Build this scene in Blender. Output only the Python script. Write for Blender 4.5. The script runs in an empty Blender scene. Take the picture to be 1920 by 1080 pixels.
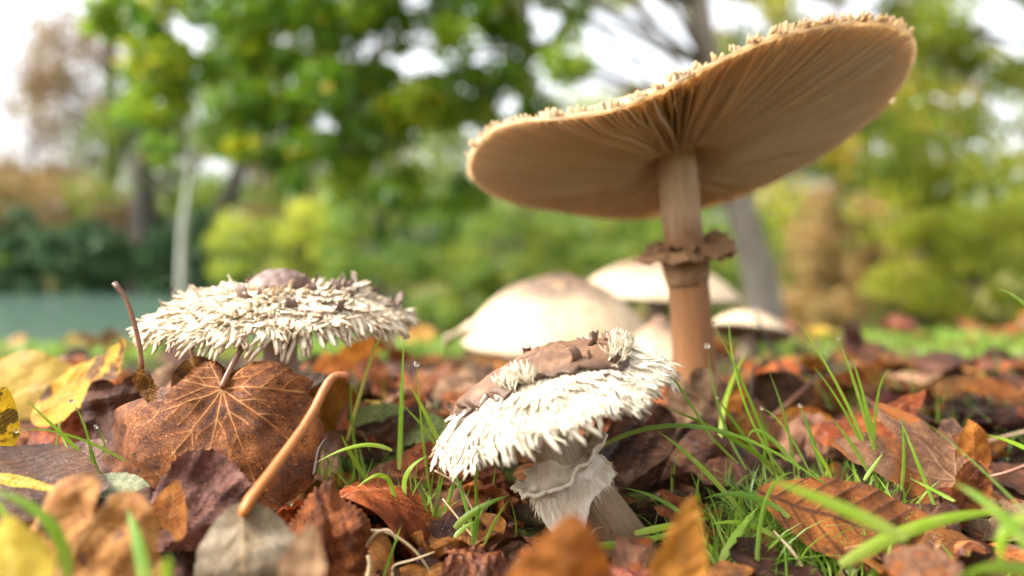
import bpy, math, random
import numpy as np
from mathutils import Matrix, Vector
R = math.radians
random.seed(7); rng = np.random.default_rng(7)
SC = bpy.context.scene
COL = SC.collection
# ------------------------------------------------------------------ camera, sky, sun, exposure
CAMZ = 0.10; FPX = 1493.0; HOR = 510.0          # eye height (m), focal length and eye-level line in photo pixels
cd = bpy.data.cameras.new('camera'); cam = bpy.data.objects.new('camera', cd); COL.objects.link(cam)
cam.location = (0, 0, CAMZ); cam.rotation_euler = (R(90), 0, 0)
cd.sensor_width = 36; cd.lens = 36 * FPX / 1920; cd.shift_y = -(540 - HOR) / 1920
cd.clip_start = 0.01; cd.clip_end = 1000
cd.dof.use_dof = True; cd.dof.focus_distance = 0.262; cd.dof.aperture_fstop = cd.lens / 5.8
SC.camera = cam
SUN_AZ, SUN_EL = 256.0, 42.0                      # azimuth clockwise from +Y (to the left, a little behind the camera)
w = bpy.data.worlds.new('World'); SC.world = w; w.use_nodes = True
nt = w.node_tree; bg = nt.nodes['Background']
sky = nt.nodes.new('ShaderNodeTexSky'); sky.sky_type = 'NISHITA'; sky.sun_disc = False
sky.sun_elevation = R(SUN_EL); sky.sun_rotation = R(SUN_AZ); sky.dust_density = 6; sky.air_density = 1.0; sky.ozone_density = 1
hs = nt.nodes.new('ShaderNodeHueSaturation'); hs.inputs['Saturation'].default_value = 0.2
nt.links.new(sky.outputs[0], hs.inputs['Color']); nt.links.new(hs.outputs[0], bg.inputs[0])
bg.inputs[1].default_value = 0.15
sd = bpy.data.lights.new('sun', 'SUN'); sd.energy = 1.1; sd.angle = R(14); sd.color = (1, .95, .87)
sun = bpy.data.objects.new('sun', sd); COL.objects.link(sun)
sdir = Vector((math.sin(R(SUN_AZ)) * math.cos(R(SUN_EL)), math.cos(R(SUN_AZ)) * math.cos(R(SUN_EL)), math.sin(R(SUN_EL))))
sun.rotation_euler = sdir.to_track_quat('Z', 'Y').to_euler(); sun.location = sdir * 50
SC.view_settings.view_transform = 'Standard'; SC.view_settings.look = 'None'; SC.view_settings.gamma = 1
SC.view_settings.exposure = 2.1
SC.render.engine = 'CYCLES'; SC.cycles.use_denoising = True; SC.cycles.max_bounces = 8
SC.cycles.transparent_max_bounces = 6; SC.cycles.sample_clamp_indirect = 6

# ------------------------------------------------------------------ helpers
def P(px, py, d):
    return np.array([(px - 960) / FPX * d, d, CAMZ - (py - HOR) / FPX * d])
def nrm(v):
    v = np.asarray(v, float); return v / (np.linalg.norm(v) + 1e-12)
def frame(x, z):
    """4x4 from an x axis and an approximate z axis"""
    x = nrm(x); z = np.asarray(z, float); z = nrm(z - x * np.dot(x, z)); y = np.cross(z, x)
    M = np.eye(4); M[:3, 0] = x; M[:3, 1] = y; M[:3, 2] = z; return M
def frame_z(z, x=(1, 0, 0)):
    z = nrm(z); x = np.asarray(x, float); x = nrm(x - z * np.dot(x, z)); M = np.eye(4); M[:3, 0] = x; M[:3, 1] = np.cross(z, x); M[:3, 2] = z; return M
def smooth01(a, b, x):
    t = np.clip((x - a) / (b - a), 0, 1); return t * t * (3 - 2 * t)
class SN:
    """cheap smooth noise: a sum of random sines"""
    def __init__(s, seed, dim=2, n=7, f=1.0):
        r = np.random.default_rng(seed); s.k = r.normal(size=(n, dim)) * f; s.p = r.uniform(0, 6.28, n); s.n = n
    def __call__(s, *c):
        c = np.stack(np.broadcast_arrays(*c), -1)
        return np.sin(c @ s.k.T + s.p).sum(-1) / math.sqrt(s.n) * .8
def mesh(name, V, F, mat, attrs=None, smooth=True):
    me = bpy.data.meshes.new(name)
    V = np.asarray(V, np.float32)
    if isinstance(F, np.ndarray):
        n, k = F.shape
        me.vertices.add(len(V)); me.vertices.foreach_set('co', V.ravel())
        me.loops.add(n * k); me.loops.foreach_set('vertex_index', F.astype(np.int32).ravel())
        me.polygons.add(n); me.polygons.foreach_set('loop_start', np.arange(n, dtype=np.int32) * k)
        me.polygons.foreach_set('loop_total', np.full(n, k, np.int32))
        me.update(calc_edges=True)
    else:
        me.from_pydata(V.tolist(), [], F); me.update()
    if smooth: me.polygons.foreach_set('use_smooth', np.ones(len(me.polygons), bool))
    for k_, a in (attrs or {}).items():
        a = np.asarray(a, np.float32)
        if a.ndim == 1:
            at = me.attributes.new(k_, 'FLOAT', 'POINT'); at.data.foreach_set('value', a)
        else:
            at = me.attributes.new(k_, 'FLOAT_VECTOR', 'POINT'); at.data.foreach_set('vector', a.ravel())
    if mat: me.materials.append(mat)
    return me
def link(name, data, parent=None, M=None, loc=None):
    o = bpy.data.objects.new(name, data); COL.objects.link(o)
    if parent: o.parent = parent
    if M is not None: o.matrix_basis = Matrix(np.asarray(M).tolist())
    if loc is not None: o.location = [float(v) for v in loc]
    return o
def tag(o, label=None, cat=None, group=None, kind=None):
    if label: o['label'] = label
    if cat: o['category'] = cat
    if group: o['group'] = group
    if kind: o['kind'] = kind
    return o
def grid_faces(nu, nv, wrap=False):
    u = np.arange(nu - (0 if wrap else 1)); v = np.arange(nv - 1)
    U, W = np.meshgrid(u, v, indexing='ij'); U2 = (U + 1) % nu
    return np.stack([U * nv + W, U2 * nv + W, U2 * nv + W + 1, U * nv + W + 1], -1).reshape(-1, 4)
def tube(pts, rad, n=8, cap=True, jitter=0, seed=0):
    """V, F(list-free quads), t along; closed with tiny end rings"""
    pts = np.asarray(pts, float); m = len(pts); rad = np.broadcast_to(rad, m).astype(float).copy()
    if cap:
        pts = np.vstack([pts[:1], pts, pts[-1:]]); rad = np.r_[rad[0] * .02, rad, rad[-1] * .02]; m += 2
    T = np.gradient(pts, axis=0); T[0] = T[min(2, m - 1)] if cap else T[0]; T[-1] = T[-3] if cap else T[-1]
    T /= np.linalg.norm(T, axis=1)[:, None] + 1e-12
    ref = np.array([0, 0, 1.]) if abs(T[:, 2]).mean() < .8 else np.array([1., 0, 0])
    A = np.cross(T, ref); A /= np.linalg.norm(A, axis=1)[:, None] + 1e-12; B = np.cross(A, T)
    th = np.arange(n) / n * 2 * math.pi
    V = pts[None] + (np.cos(th)[:, None, None] * A[None] + np.sin(th)[:, None, None] * B[None]) * rad[None, :, None]
    if jitter:
        V = V + np.random.default_rng(seed).normal(size=V.shape) * jitter * rad[None, :, None]
    t = np.linspace(0, 1, m)
    tt = np.broadcast_to(t, (n, m)).ravel()
    ccs = np.stack(np.broadcast_arrays(np.cos(th)[:, None], np.sin(th)[:, None], t[None]), -1).reshape(-1, 3)
    return V.reshape(-1, 3), grid_faces(n, m, True)[:, ::-1], tt, ccs
def bez(p0, p1, p2, n):
    t = np.linspace(0, 1, n)[:, None]
    return (1 - t) ** 2 * np.asarray(p0) + 2 * t * (1 - t) * np.asarray(p1) + t * t * np.asarray(p2)
def spline(pts, n):
    """Catmull-Rom through points"""
    p = np.asarray(pts, float)
    if len(p) == 2: return p[0] + np.linspace(0, 1, n)[:, None] * (p[1] - p[0])
    q = np.vstack([2 * p[0] - p[1], p, 2 * p[-1] - p[-2]]); out = []
    for s in np.linspace(0, len(p) - 1 - 1e-6, n):
        i = int(s); t = s - i; a, b, c, d = q[i:i + 4]
        out.append(.5 * (2 * b + (c - a) * t + (2 * a - 5 * b + 4 * c - d) * t * t + (3 * b - a - 3 * c + d) * t ** 3))
    return np.array(out)
class Join:
    """collects many small shapes into one mesh"""
    def __init__(s): s.V = []; s.F = []; s.n = 0; s.A = {}
    def add(s, V, F, **at):
        s.V.append(V); s.F.append(np.asarray(F) + s.n); s.n += len(V)
        for k, a in at.items(): s.A.setdefault(k, []).append(a)
    def mesh(s, name, mat, smooth=True):
        return mesh(name, np.vstack(s.V), np.vstack(s.F), mat, {k: np.concatenate(a) for k, a in s.A.items()}, smooth)

# ------------------------------------------------------------------ materials
class NT:
    def __init__(s, name):
        s.m = bpy.data.materials.new(name); s.m.use_nodes = True; s.t = s.m.node_tree; s.n = s.t.nodes
        s.b = s.n['Principled BSDF']; s.out = s.n['Material Output']
    def new(s, ty, **kw):
        n = s.n.new(ty)
        for k, v in kw.items(): setattr(n, k, v)
        return n
    def l(s, a, b): s.t.links.new(a, b)
    def attr(s, name, out='Fac'):
        n = s.new('ShaderNodeAttribute'); n.attribute_name = name; return n.outputs[out]
    def noise(s, vec, scale, detail=4, rough=.55, out='Fac'):
        n = s.new('ShaderNodeTexNoise'); n.inputs['Scale'].default_value = scale
        n.inputs['Detail'].default_value = detail; n.inputs['Roughness'].default_value = rough
        if vec is not None: s.l(vec, n.inputs['Vector'])
        return n.outputs[out]
    def ramp(s, fac, stops):
        n = s.new('ShaderNodeValToRGB'); e = n.color_ramp.elements
        while len(e) < len(stops): e.new(.5)
        for el, (p, c) in zip(e, stops):
            el.position = p; el.color = (*c, 1) if len(c) == 3 else c
        s.l(fac, n.inputs[0]); return n.outputs[0]
    def fr(s, fac, a, b, c=0., d=1.):
        n = s.new('ShaderNodeMapRange'); s.l(fac, n.inputs[0])
        for i, v in enumerate((a, b, c, d)): n.inputs[i + 1].default_value = v
        return n.outputs[0]
    def mix(s, fac, a, b, blend='MIX'):
        n = s.new('ShaderNodeMix'); n.data_type = 'RGBA'; n.blend_type = blend
        for v, i in ((fac, 0), (a, 6), (b, 7)):
            if isinstance(v, (int, float)): n.inputs[i].default_value = v
            elif isinstance(v, (tuple, list)): n.inputs[i].default_value = (*v, 1)
            else: s.l(v, n.inputs[i])
        return n.outputs[2]
    def math(s, op, a, b=0.):
        n = s.new('ShaderNodeMath'); n.operation = op
        for i, v in enumerate((a, b)):
            if isinstance(v, (int, float)): n.inputs[i].default_value = v
            else: s.l(v, n.inputs[i])
        return n.outputs[0]
    def scale(s, vec, sc):
        n = s.new('ShaderNodeMapping'); n.inputs['Scale'].default_value = sc; s.l(vec, n.inputs[0]); return n.outputs[0]
    def obj(s): return s.new('ShaderNodeTexCoord').outputs['Object']
    def rnd(s): return s.new('ShaderNodeObjectInfo').outputs['Random']
    def bump(s, h, strength, dist=.001):
        n = s.new('ShaderNodeBump'); n.inputs['Strength'].default_value = strength; n.inputs['Distance'].default_value = dist
        s.l(h, n.inputs['Height']); s.l(n.outputs[0], s.b.inputs['Normal']); return n.outputs[0]
    def fin(s, col, rough=.6, trans=0., spec=.5, tcol=None):
        if isinstance(col, (tuple, list)): s.b.inputs['Base Color'].default_value = (*col, 1)
        else: s.l(col, s.b.inputs['Base Color'])
        if isinstance(rough, (int, float)): s.b.inputs['Roughness'].default_value = rough
        else: s.l(rough, s.b.inputs['Roughness'])
        s.b.inputs['Specular IOR Level'].default_value = spec
        if trans:
            tr = s.new('ShaderNodeBsdfTranslucent'); mx = s.new('ShaderNodeMixShader'); mx.inputs[0].default_value = trans
            c = tcol if tcol is not None else col
            if isinstance(c, (tuple, list)): tr.inputs[0].default_value = (*c, 1)
            else: s.l(c, tr.inputs[0])
            s.l(s.b.outputs[0], mx.inputs[1]); s.l(tr.outputs[0], mx.inputs[2]); s.l(mx.outputs[0], s.out.inputs[0])
        return s.m

def leaf_mat(name, dark, mid, light, vein, net_s=(34., 85.), net_a=.6, spot=(.02, .01, .005), spots=.5, rough=(.28, .62), trans=.22, back=None, blot=None, blots=.55, vhalo=None, bump=.55):
    """dead-leaf material driven by leaf coordinates, vein distance and a random offset per leaf"""
    m = NT(name); co = m.attr('luv', 'Vector'); vd = m.attr('vd'); vn = m.attr('vein')
    r = m.rnd(); off = m.new('ShaderNodeVectorMath', operation='ADD'); cb = m.new('ShaderNodeCombineXYZ')
    m.l(m.math('MULTIPLY', r, 40.), cb.inputs[0]); m.l(m.math('MULTIPLY', r, 17.), cb.inputs[1])
    m.l(co, off.inputs[0]); m.l(cb.outputs[0], off.inputs[1]); q = off.outputs[0]
    n1 = m.noise(q, 3.2, 6, .6); n2 = m.noise(q, 14, 4, .6); n3 = m.noise(q, 60, 3, .6)
    c = m.ramp(m.math('ADD', m.math('MULTIPLY', n1, .75), m.math('MULTIPLY', n2, .25)), [(.36, dark), (.5, mid), (.62, light)])
    if vhalo: c = m.mix(m.fr(vd, .05, .0, 0, .55), c, vhalo)
    if blot: c = m.mix(m.fr(m.noise(q, 3.4, 5, .5), blots, blots + .05), c, blot)
    vo = m.new('ShaderNodeTexVoronoi'); vo.feature = 'DISTANCE_TO_EDGE'; vo.inputs['Scale'].default_value = net_s[0]
    v2 = m.new('ShaderNodeTexVoronoi'); v2.feature = 'DISTANCE_TO_EDGE'; v2.inputs['Scale'].default_value = net_s[1]
    wq = m.new('ShaderNodeVectorMath', operation='MULTIPLY_ADD'); m.l(m.noise(q, 9, 3, .6, 'Color'), wq.inputs[0]); wq.inputs[1].default_value = (.05, .05, .05); m.l(q, wq.inputs[2])
    m.l(wq.outputs[0], vo.inputs['Vector']); m.l(wq.outputs[0], v2.inputs['Vector'])
    net = m.fr(vo.outputs[0], .0, .07, 1, 0); net2 = m.fr(v2.outputs[0], 0, .09, 1, 0)
    c = m.mix(m.math('MULTIPLY', net, net_a), c, tuple(x * .35 for x in dark))
    c = m.mix(m.math('MULTIPLY', net2, .3), c, tuple(x * .5 for x in dark))
    c = m.mix(m.fr(n3, .62, .72, 0, spots), c, spot)
    c = m.mix(m.fr(m.noise(q, 9, 3, .7), .64, .70, 0, spots), c, spot)
    c = m.mix(m.fr(vn, .35, .8, 0, .85), c, vein)
    hv = m.new('ShaderNodeHueSaturation'); m.l(c, hv.inputs['Color'])
    m.l(m.fr(r, 0, 1, .7, 1.35), hv.inputs['Value']); m.l(m.fr(m.math('FRACT', m.math('MULTIPLY', r, 7.3)), 0, 1, .482, .515), hv.inputs['Hue'])
    c = hv.outputs[0]
    if back:
        g = m.new('ShaderNodeNewGeometry').outputs['Backfacing']; c = m.mix(m.math('MULTIPLY', g, .65), c, back)
    h = m.math('ADD', m.math('MULTIPLY', net, -.5), m.math('ADD', m.math('MULTIPLY', net2, -.25), m.math('MULTIPLY', n2, .8)))
    m.bump(h, bump, .0009)
    ro = m.fr(n1, .35, .65, rough[0], rough[1])
    return m.fin(c, ro, trans, .5 if rough[0] < .1 else .24)

ML = dict(
 rust=leaf_mat('leaf_rust', (.060, .016, .004), (.20, .058, .010), (.37, .125, .022), (.34, .14, .045), trans=.25),
 hero=leaf_mat('leaf_russet_veined', (.035, .012, .005), (.16, .056, .015), (.34, .13, .035), (.40, .21, .075), spots=.85, net_a=.85, rough=(.36, .62), vhalo=(.34, .10, .014)),
 dark=leaf_mat('leaf_dark_brown', (.018, .006, .003), (.060, .019, .007), (.125, .045, .018), (.13, .06, .03), trans=.12),
 purple=leaf_mat('leaf_plum_brown', (.040, .014, .008), (.105, .042, .025), (.20, .10, .065), (.20, .10, .05), rough=(.22, .5), trans=.12),
 orange=leaf_mat('leaf_orange', (.20, .050, .006), (.36, .105, .012), (.48, .18, .03), (.42, .19, .05), trans=.3, spots=.25),
 amber=leaf_mat('leaf_amber', (.26, .09, .02), (.44, .185, .045), (.56, .29, .09), (.52, .30, .11), trans=.3, spots=.25, blot=(.16, .075, .05), blots=.60),
 yellow=leaf_mat('leaf_yellow', (.36, .20, .015), (.52, .33, .03), (.60, .43, .06), (.62, .50, .16), trans=.32, spots=.15),
 spotted=leaf_mat('leaf_yellow_spotted', (.50, .25, .012), (.62, .33, .015), (.66, .40, .03), (.48, .26, .03), blot=(.075, .035, .008), blots=.50, trans=.3, spots=.2),
 tan=leaf_mat('leaf_tan', (.13, .062, .030), (.26, .14, .07), (.38, .235, .13), (.36, .23, .12), rough=(.35, .6)),
 grey=leaf_mat('leaf_grey_tan', (.15, .085, .045), (.30, .20, .125), (.44, .34, .24), (.34, .21, .10), rough=(.3, .55)),
 pink=leaf_mat('leaf_mauve_brown', (.075, .028, .017), (.19, .08, .038), (.31, .155, .08), (.28, .15, .08), blot=(.32, .09, .018), blots=.52, rough=(.24, .5)),
 long=leaf_mat('leaf_chestnut', (.045, .014, .004), (.155, .048, .008), (.29, .10, .018), (.055, .02, .008), rough=(.25, .5), spots=.6, net_s=(58., 140.), net_a=.3),
 wet=leaf_mat('leaf_wet_red', (.06, .012, .005), (.17, .036, .01), (.30, .08, .02), (.3, .12, .05), rough=(.06, .22), trans=.15),
 green=leaf_mat('leaf_faded_green', (.13, .19, .045), (.26, .32, .10), (.38, .42, .18), (.44, .43, .24), trans=.3, spots=.15),
 palegreen=leaf_mat('leaf_grey_green', (.13, .14, .07), (.21, .22, .12), (.29, .29, .18), (.24, .2, .1), trans=.2, spots=.3),
)
def stalk_mat(name, a, b, rough=.4):
    m = NT(name); t = m.attr('t'); n = m.noise(m.obj(), 900, 3)
    c = m.mix(t, a, b); c = m.mix(m.fr(n, .5, .7, 0, .6), c, tuple(x * .45 for x in a)); m.bump(n, .4, .0004)
    return m.fin(c, rough, 0, .5)
MS = dict(brown=stalk_mat('stalk_brown', (.20, .075, .03), (.12, .05, .03)), orange=stalk_mat('stalk_orange', (.44, .145, .018), (.20, .06, .02), .5),
          green=stalk_mat('stalk_green', (.38, .38, .07), (.42, .42, .06)), straw=stalk_mat('stalk_straw', (.42, .30, .16), (.36, .25, .13)),
          black=stalk_mat('stalk_black', (.05, .03, .02), (.03, .02, .015), .8))
def grass_mat(name, a, b, c3, dry=0.):
    m = NT(name); t = m.attr('t'); r = m.attr('rnd'); r2 = m.rnd()
    c = m.mix(r, a, b); c = m.mix(m.fr(t, .0, .35, .75, 0), c, c3)
    hv = m.new('ShaderNodeHueSaturation'); m.l(c, hv.inputs['Color']); m.l(m.fr(r2, 0, 1, .75, 1.2), hv.inputs['Value']); c = hv.outputs[0]
    st = m.math('SINE', m.math('MULTIPLY', m.attr('across'), 19.)); n = m.noise(m.obj(), 260, 3)
    c = m.mix(m.fr(st, -1, 1, 0, .22), c, tuple(x * .45 for x in a)); c = m.mix(m.fr(n, .55, .75, 0, .45), c, (.36, .36, .08))
    m.bump(st, .25, .0002)
    return m.fin(c, .38, .40, .4)
MG = grass_mat('grass_blade_green', (.10, .22, .010), (.27, .40, .022), (.34, .38, .08))
MGs = grass_mat('grass_stuff_green', (.09, .21, .018), (.28, .42, .045), (.24, .27, .07))
MGd = grass_mat('grass_dry', (.40, .30, .15), (.50, .42, .22), (.3, .2, .1))
def drop_mat():
    m = NT('dew_water'); m.b.inputs['Transmission Weight'].default_value = 1; m.b.inputs['IOR'].default_value = 1.33
    return m.fin((1, 1, 1), .0)
MDEW = drop_mat()

# ------------------------------------------------------------------ the ground
_gy = [-400, -3, 0, .15, .25, .40, .6, .8, 1.2, 2, 4, 8, 14, 40, 400]
_gz = [0, -.03, -.02, .0, .006, .020, .016, .006, -.012, -.085, -.26, -.60, -.95, -.75, 0]
WATER = -0.95
_n1 = SN(1, 2, 8, 30.); _n2 = SN(2, 2, 8, 90.); _n3 = SN(3, 2, 8, .5)
def pondmask(x, y):
    e = -0.045 * y - .35 + .5 * np.sin(y * .5)
    return smooth01(0, .9, (e - x)) * smooth01(1.3, 3.4, y) * (1 - smooth01(36.5, 37.5, y + 1.2 * np.sin(x * .4))) * (1 - smooth01(32, 36, -x))
def g(x, y):
    x = np.asarray(x, float); y = np.asarray(y, float)
    z = np.interp(y, _gy, _gz)
    z = z - smooth01(.08, -.22, x / np.maximum(np.abs(y), .05)) * .12 * smooth01(.7, 4., y)
    near = np.exp(-(x * x + y * y) / 4.)
    z = z + near * (.0035 * _n1(x, y) + .0012 * _n2(x, y)) + (1 - near) * .05 * _n3(x, y)
    return z - 1.1 * pondmask(x, y)
nr, na = 190, 300
rr = np.r_[0, np.geomspace(.04, 420, nr - 1)]; aa = np.arange(na) / na * 2 * math.pi
GX = (rr[None] * np.sin(aa)[:, None]).ravel(); GY = (rr[None] * np.cos(aa)[:, None]).ravel()
m = NT('soil_and_lawn'); ob = m.obj()
sep = m.new('ShaderNodeSeparateXYZ'); m.l(ob, sep.inputs[0])
soil = m.ramp(m.noise(ob, 160, 6, .7), [(.3, (.008, .005, .003)), (.55, (.028, .015, .008)), (.75, (.07, .04, .02))])
moss = m.ramp(m.noise(ob, 500, 3), [(.35, (.03, .045, .008)), (.7, (.12, .14, .03))])
c = m.mix(m.fr(m.noise(ob, 18, 4), .55, .66), soil, moss)
lawn = m.ramp(m.noise(ob, 3, 5), [(.3, (.07, .12, .02)), (.7, (.16, .22, .05))])
lit = m.ramp(m.noise(ob, 14, 4), [(.3, (.10, .04, .015)), (.5, (.22, .10, .04)), (.65, (.30, .17, .08))])
lawn = m.mix(m.fr(m.noise(ob, 5, 4), .46, .56), lawn, lit)
vl = m.new('ShaderNodeVectorMath', operation='DISTANCE'); m.l(ob, vl.inputs[0]); vl.inputs[1].default_value = (0, .45, 0)
c = m.mix(m.fr(vl.outputs['Value'], .5, 1.4), c, lawn)
m.bump(m.noise(ob, 300, 5, .7), .8, .004)
ground = link('ground', mesh('ground', np.stack([GX, GY, g(GX, GY)], 1), grid_faces(na, nr, True), m.fin(c, .9, 0, .08)))
tag(ground, kind='structure')
m = NT('pond_water'); m.bump(m.noise(m.scale(m.obj(), (1.2, .5, 1)), 3.0, 3), .25, .03)
pw = mesh('pond', [(-60, 1.8, WATER), (6, 1.8, WATER), (6, 40, WATER), (-60, 40, WATER)], [(0, 1, 2, 3)], m.fin((.085, .14, .11), .12, 0, .5))
tag(link('pond', pw), kind='structure')

# ------------------------------------------------------------------ trees, shrubs and far woodland
def foliage_mat(name, cols, trans=.45, rough=.5):
    m = NT(name); r = m.attr('rnd')
    st = [(i / max(1, len(cols) - 1), c) for i, c in enumerate(cols)]
    c = m.ramp(r, st)
    return m.fin(c, rough, trans, .35)
F_green = foliage_mat('leaves_green', [(.040, .095, .008), (.080, .175, .010), (.14, .25, .012), (.26, .33, .018), (.50, .40, .02)], .55, .3)
F_ygreen = foliage_mat('leaves_yellow_green', [(.07, .14, .015), (.15, .23, .02), (.26, .31, .025), (.44, .38, .04), (.50, .27, .05)], .55, .3)
F_yellow = foliage_mat('leaves_lemon', [(.16, .22, .02), (.30, .36, .03), (.44, .46, .05), (.50, .44, .06)])
F_hedge = foliage_mat('leaves_dark_hedge', [(.018, .045, .016), (.035, .085, .028), (.06, .12, .04), (.11, .15, .06)], .3)
F_mid = foliage_mat('leaves_mid_green', [(.05, .11, .015), (.10, .18, .022), (.17, .24, .03), (.32, .31, .04)], .5, .35)
F_brown = foliage_mat('leaves_copper', [(.10, .055, .025), (.19, .11, .05), (.28, .19, .09), (.20, .20, .06)], .3)
F_orange = foliage_mat('leaves_ochre', [(.16, .13, .04), (.28, .18, .06), (.40, .24, .09), (.20, .22, .06)], .35)
def bark_mat(name, a, b):
    m = NT(name); o = m.obj(); n = m.noise(m.scale(o, (6, 6, 1.2)), 4, 5, .65); m.bump(n, .8, .03)
    return m.fin(m.ramp(n, [(.35, a), (.65, b)]), .85)
B_dark = bark_mat('bark_dark', (.03, .024, .02), (.085, .07, .055)); B_grey = bark_mat('bark_grey', (.09, .075, .06), (.22, .19, .16))
B_pale = bark_mat('bark_pale', (.26, .27, .22), (.46, .47, .40))

def leaf_quads(C, size, r, flat=.35):
    """folded diamond leaves at centres C"""
    n = len(C); d = r.normal(size=(n, 3)); d[:, 2] -= .5; d /= np.linalg.norm(d, axis=1)[:, None]
    u = r.normal(size=(n, 3)); u -= d * (u * d).sum(1)[:, None]; u /= np.linalg.norm(u, axis=1)[:, None]
    s = size * r.uniform(.65, 1.25, (n, 1)); nn = np.cross(d, u)
    V = np.stack([C - d * s * .5, C + u * s * .38 + nn * s * .07 - d * s * .05, C + d * s * .62, C - u * s * .38 + nn * s * .07 - d * s * .05], 1).reshape(-1, 3)
    return V, np.arange(4 * n).reshape(n, 4)
def crown_mesh(name, clumps, n, size, mat, seed, tint=0.):
    r = np.random.default_rng(seed); C = np.array([c[:3] for c in clumps]); Rd = np.array([c[3] for c in clumps])
    wgt = Rd ** 2; idx = r.choice(len(C), n, p=wgt / wgt.sum())
    v = r.normal(size=(n, 3)); v /= np.linalg.norm(v, axis=1)[:, None]; v *= (r.uniform(0, 1, (n, 1)) ** .45)
    v[:, 2] *= .75
    Pt = C[idx] + v * Rd[idx, None]
    V, F = leaf_quads(Pt, size, r)
    base = r.uniform(0, 1, len(C))[idx] * .6 + r.uniform(0, 1, n) * .4
    sp = r.uniform(0, 1, n) > .965; base = np.clip(base * .92 + tint, 0, 1); base[sp] = 1
    return mesh(name, V, F, mat, {'rnd': np.repeat(base, 4)}, smooth=False)
def limb(J, pts, r0, r1, n=6, seg=9):
    p = spline(pts, seg); V, F, t, cc = tube(p, np.linspace(r0, r1, len(p)), n); J.add(V, F, t=t)
def tree(name, label, cat, base, trunk_pts, r0, r1, clumps, nleaf, lsize, fmat, bmat, seed, group=None, nlimb=14, tint=0., crown_name='crown'):
    base = np.array(base, float); o = link(name, None, loc=base); o.empty_display_size = .1; tag(o, label, cat, group)
    r = np.random.default_rng(seed + 900); J = Join()
    tp = [np.asarray(p, float) - base for p in trunk_pts]
    if len(tp) > 1:
        p = spline(tp, 14); rad = np.linspace(r0, r1, 14); rad[0] *= 1.5; rad[1] *= 1.12
        V, F, t, cc = tube(p, rad, 12); J.add(V, F, t=t)
        top = p[5:]
        if clumps:
            for k in r.choice(len(clumps), min(nlimb, len(clumps)), replace=False):
                c = np.array(clumps[k][:3]) - base; a = top[np.argmin(np.linalg.norm(top - (c - [0, 0, .25 * np.linalg.norm(c[:2])]), axis=1))]
                mid = (a + c) / 2 + r.normal(size=3) * .08 * np.linalg.norm(c - a) + [0, 0, .1 * np.linalg.norm(c - a)]
                limb(J, [a, mid, c], max(r1 * .28, .008), .003 + r1 * .03)
    else:
        for k in r.choice(len(clumps), min(nlimb, len(clumps)), replace=False):
            c = np.array(clumps[k][:3]) - base
            limb(J, [r.normal(size=3) * [.05, .05, 0], c * [.4, .4, .6], c], r0, r0 * .25)
    link('trunk' if len(tp) > 1 else 'stem', J.mesh(name + '_wood', bmat), o)
    if clumps:
        cl = [(c[0] - base[0], c[1] - base[1], c[2] - base[2], c[3]) for c in clumps]
        link(crown_name, crown_mesh(name + '_leaves', cl, nleaf, lsize, fmat, seed, tint), o)
    return o
def clumps_in(box, dr, rad, n, seed, keep=None):
    """leaf clumps through a volume given by a box of view directions and a range of distances"""
    r = np.random.default_rng(seed); out = []
    while len(out) < n:
        px, py = r.uniform(box[0], box[2]), r.uniform(box[1], box[3])
        if keep and not keep(px, py, r): continue
        d = r.uniform(*dr); p = P(px, py, d); out.append((*p, r.uniform(*rad) ))
    return out
def hole(hs):
    def f(px, py, r):
        for x, y, a, b in hs:
            q = ((px - x) / a) ** 2 + ((py - y) / b) ** 2
            if q < 1: return False
        return True
    return f
def gb(px, d): x = (px - 960) / FPX * d; return np.array([x, d, float(g(x, d)) - .03])

# the big lime-like tree whose branches hang across the view
def keepA(px, py, r):
    low = np.interp(px, [150, 260, 420, 560, 700, 850, 960, 1080], [60, 270, 330, 300, 360, 390, 330, 140])
    if py > low + r.normal() * 25: return False
    return hole([(400, 205, 60, 45), (800, 90, 50, 65), (715, 345, 45, 30), (390, 360, 60, 50), (1180, 100, 100, 85), (600, 230, 25, 25), (640, 310, 25, 20)])(px, py, r)
cl = clumps_in((190, -420, 1090, 420), (4.4, 6.0), (.10, .21), 300, 11, keepA)
b = gb(1440, 6.2)
tree('broadleaf_tree', 'tall broadleaf tree with leaning grey trunk and green branches hanging over the lawn', 'tree', b,
     [b, P(1425, 520, 6.2), P(1385, 380, 6.2), P(1330, 150, 6.3), P(1290, -150, 6.3), P(1250, -480, 6.2)], .15, .07, cl, 50000, .060, F_green, B_grey, 21, 'trees beyond the lawn', 40)
# yellow-green tree on the right
cl = clumps_in((1120, -420, 2250, 330), (7.8, 10.4), (.2, .42), 240, 12,
     lambda px, py, r: hole([(1180, 90, 110, 80), (1850, 290, 60, 55), (1740, 140, 30, 35), (1350, 35, 25, 25), (1430, 350, 45, 50)])(px, py, r) and py < 300 + 40 * r.normal())
b = gb(2080, 9)
tree('broadleaf_tree', 'yellowing broadleaf tree with airy crown at right side of lawn', 'tree', b, [b, P(2060, 350, 9), P(2000, 50, 9), P(1980, -400, 9)], .2, .08, cl, 46000, .080, F_ygreen, B_dark, 22, 'trees beyond the lawn', 30, .05)
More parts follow.
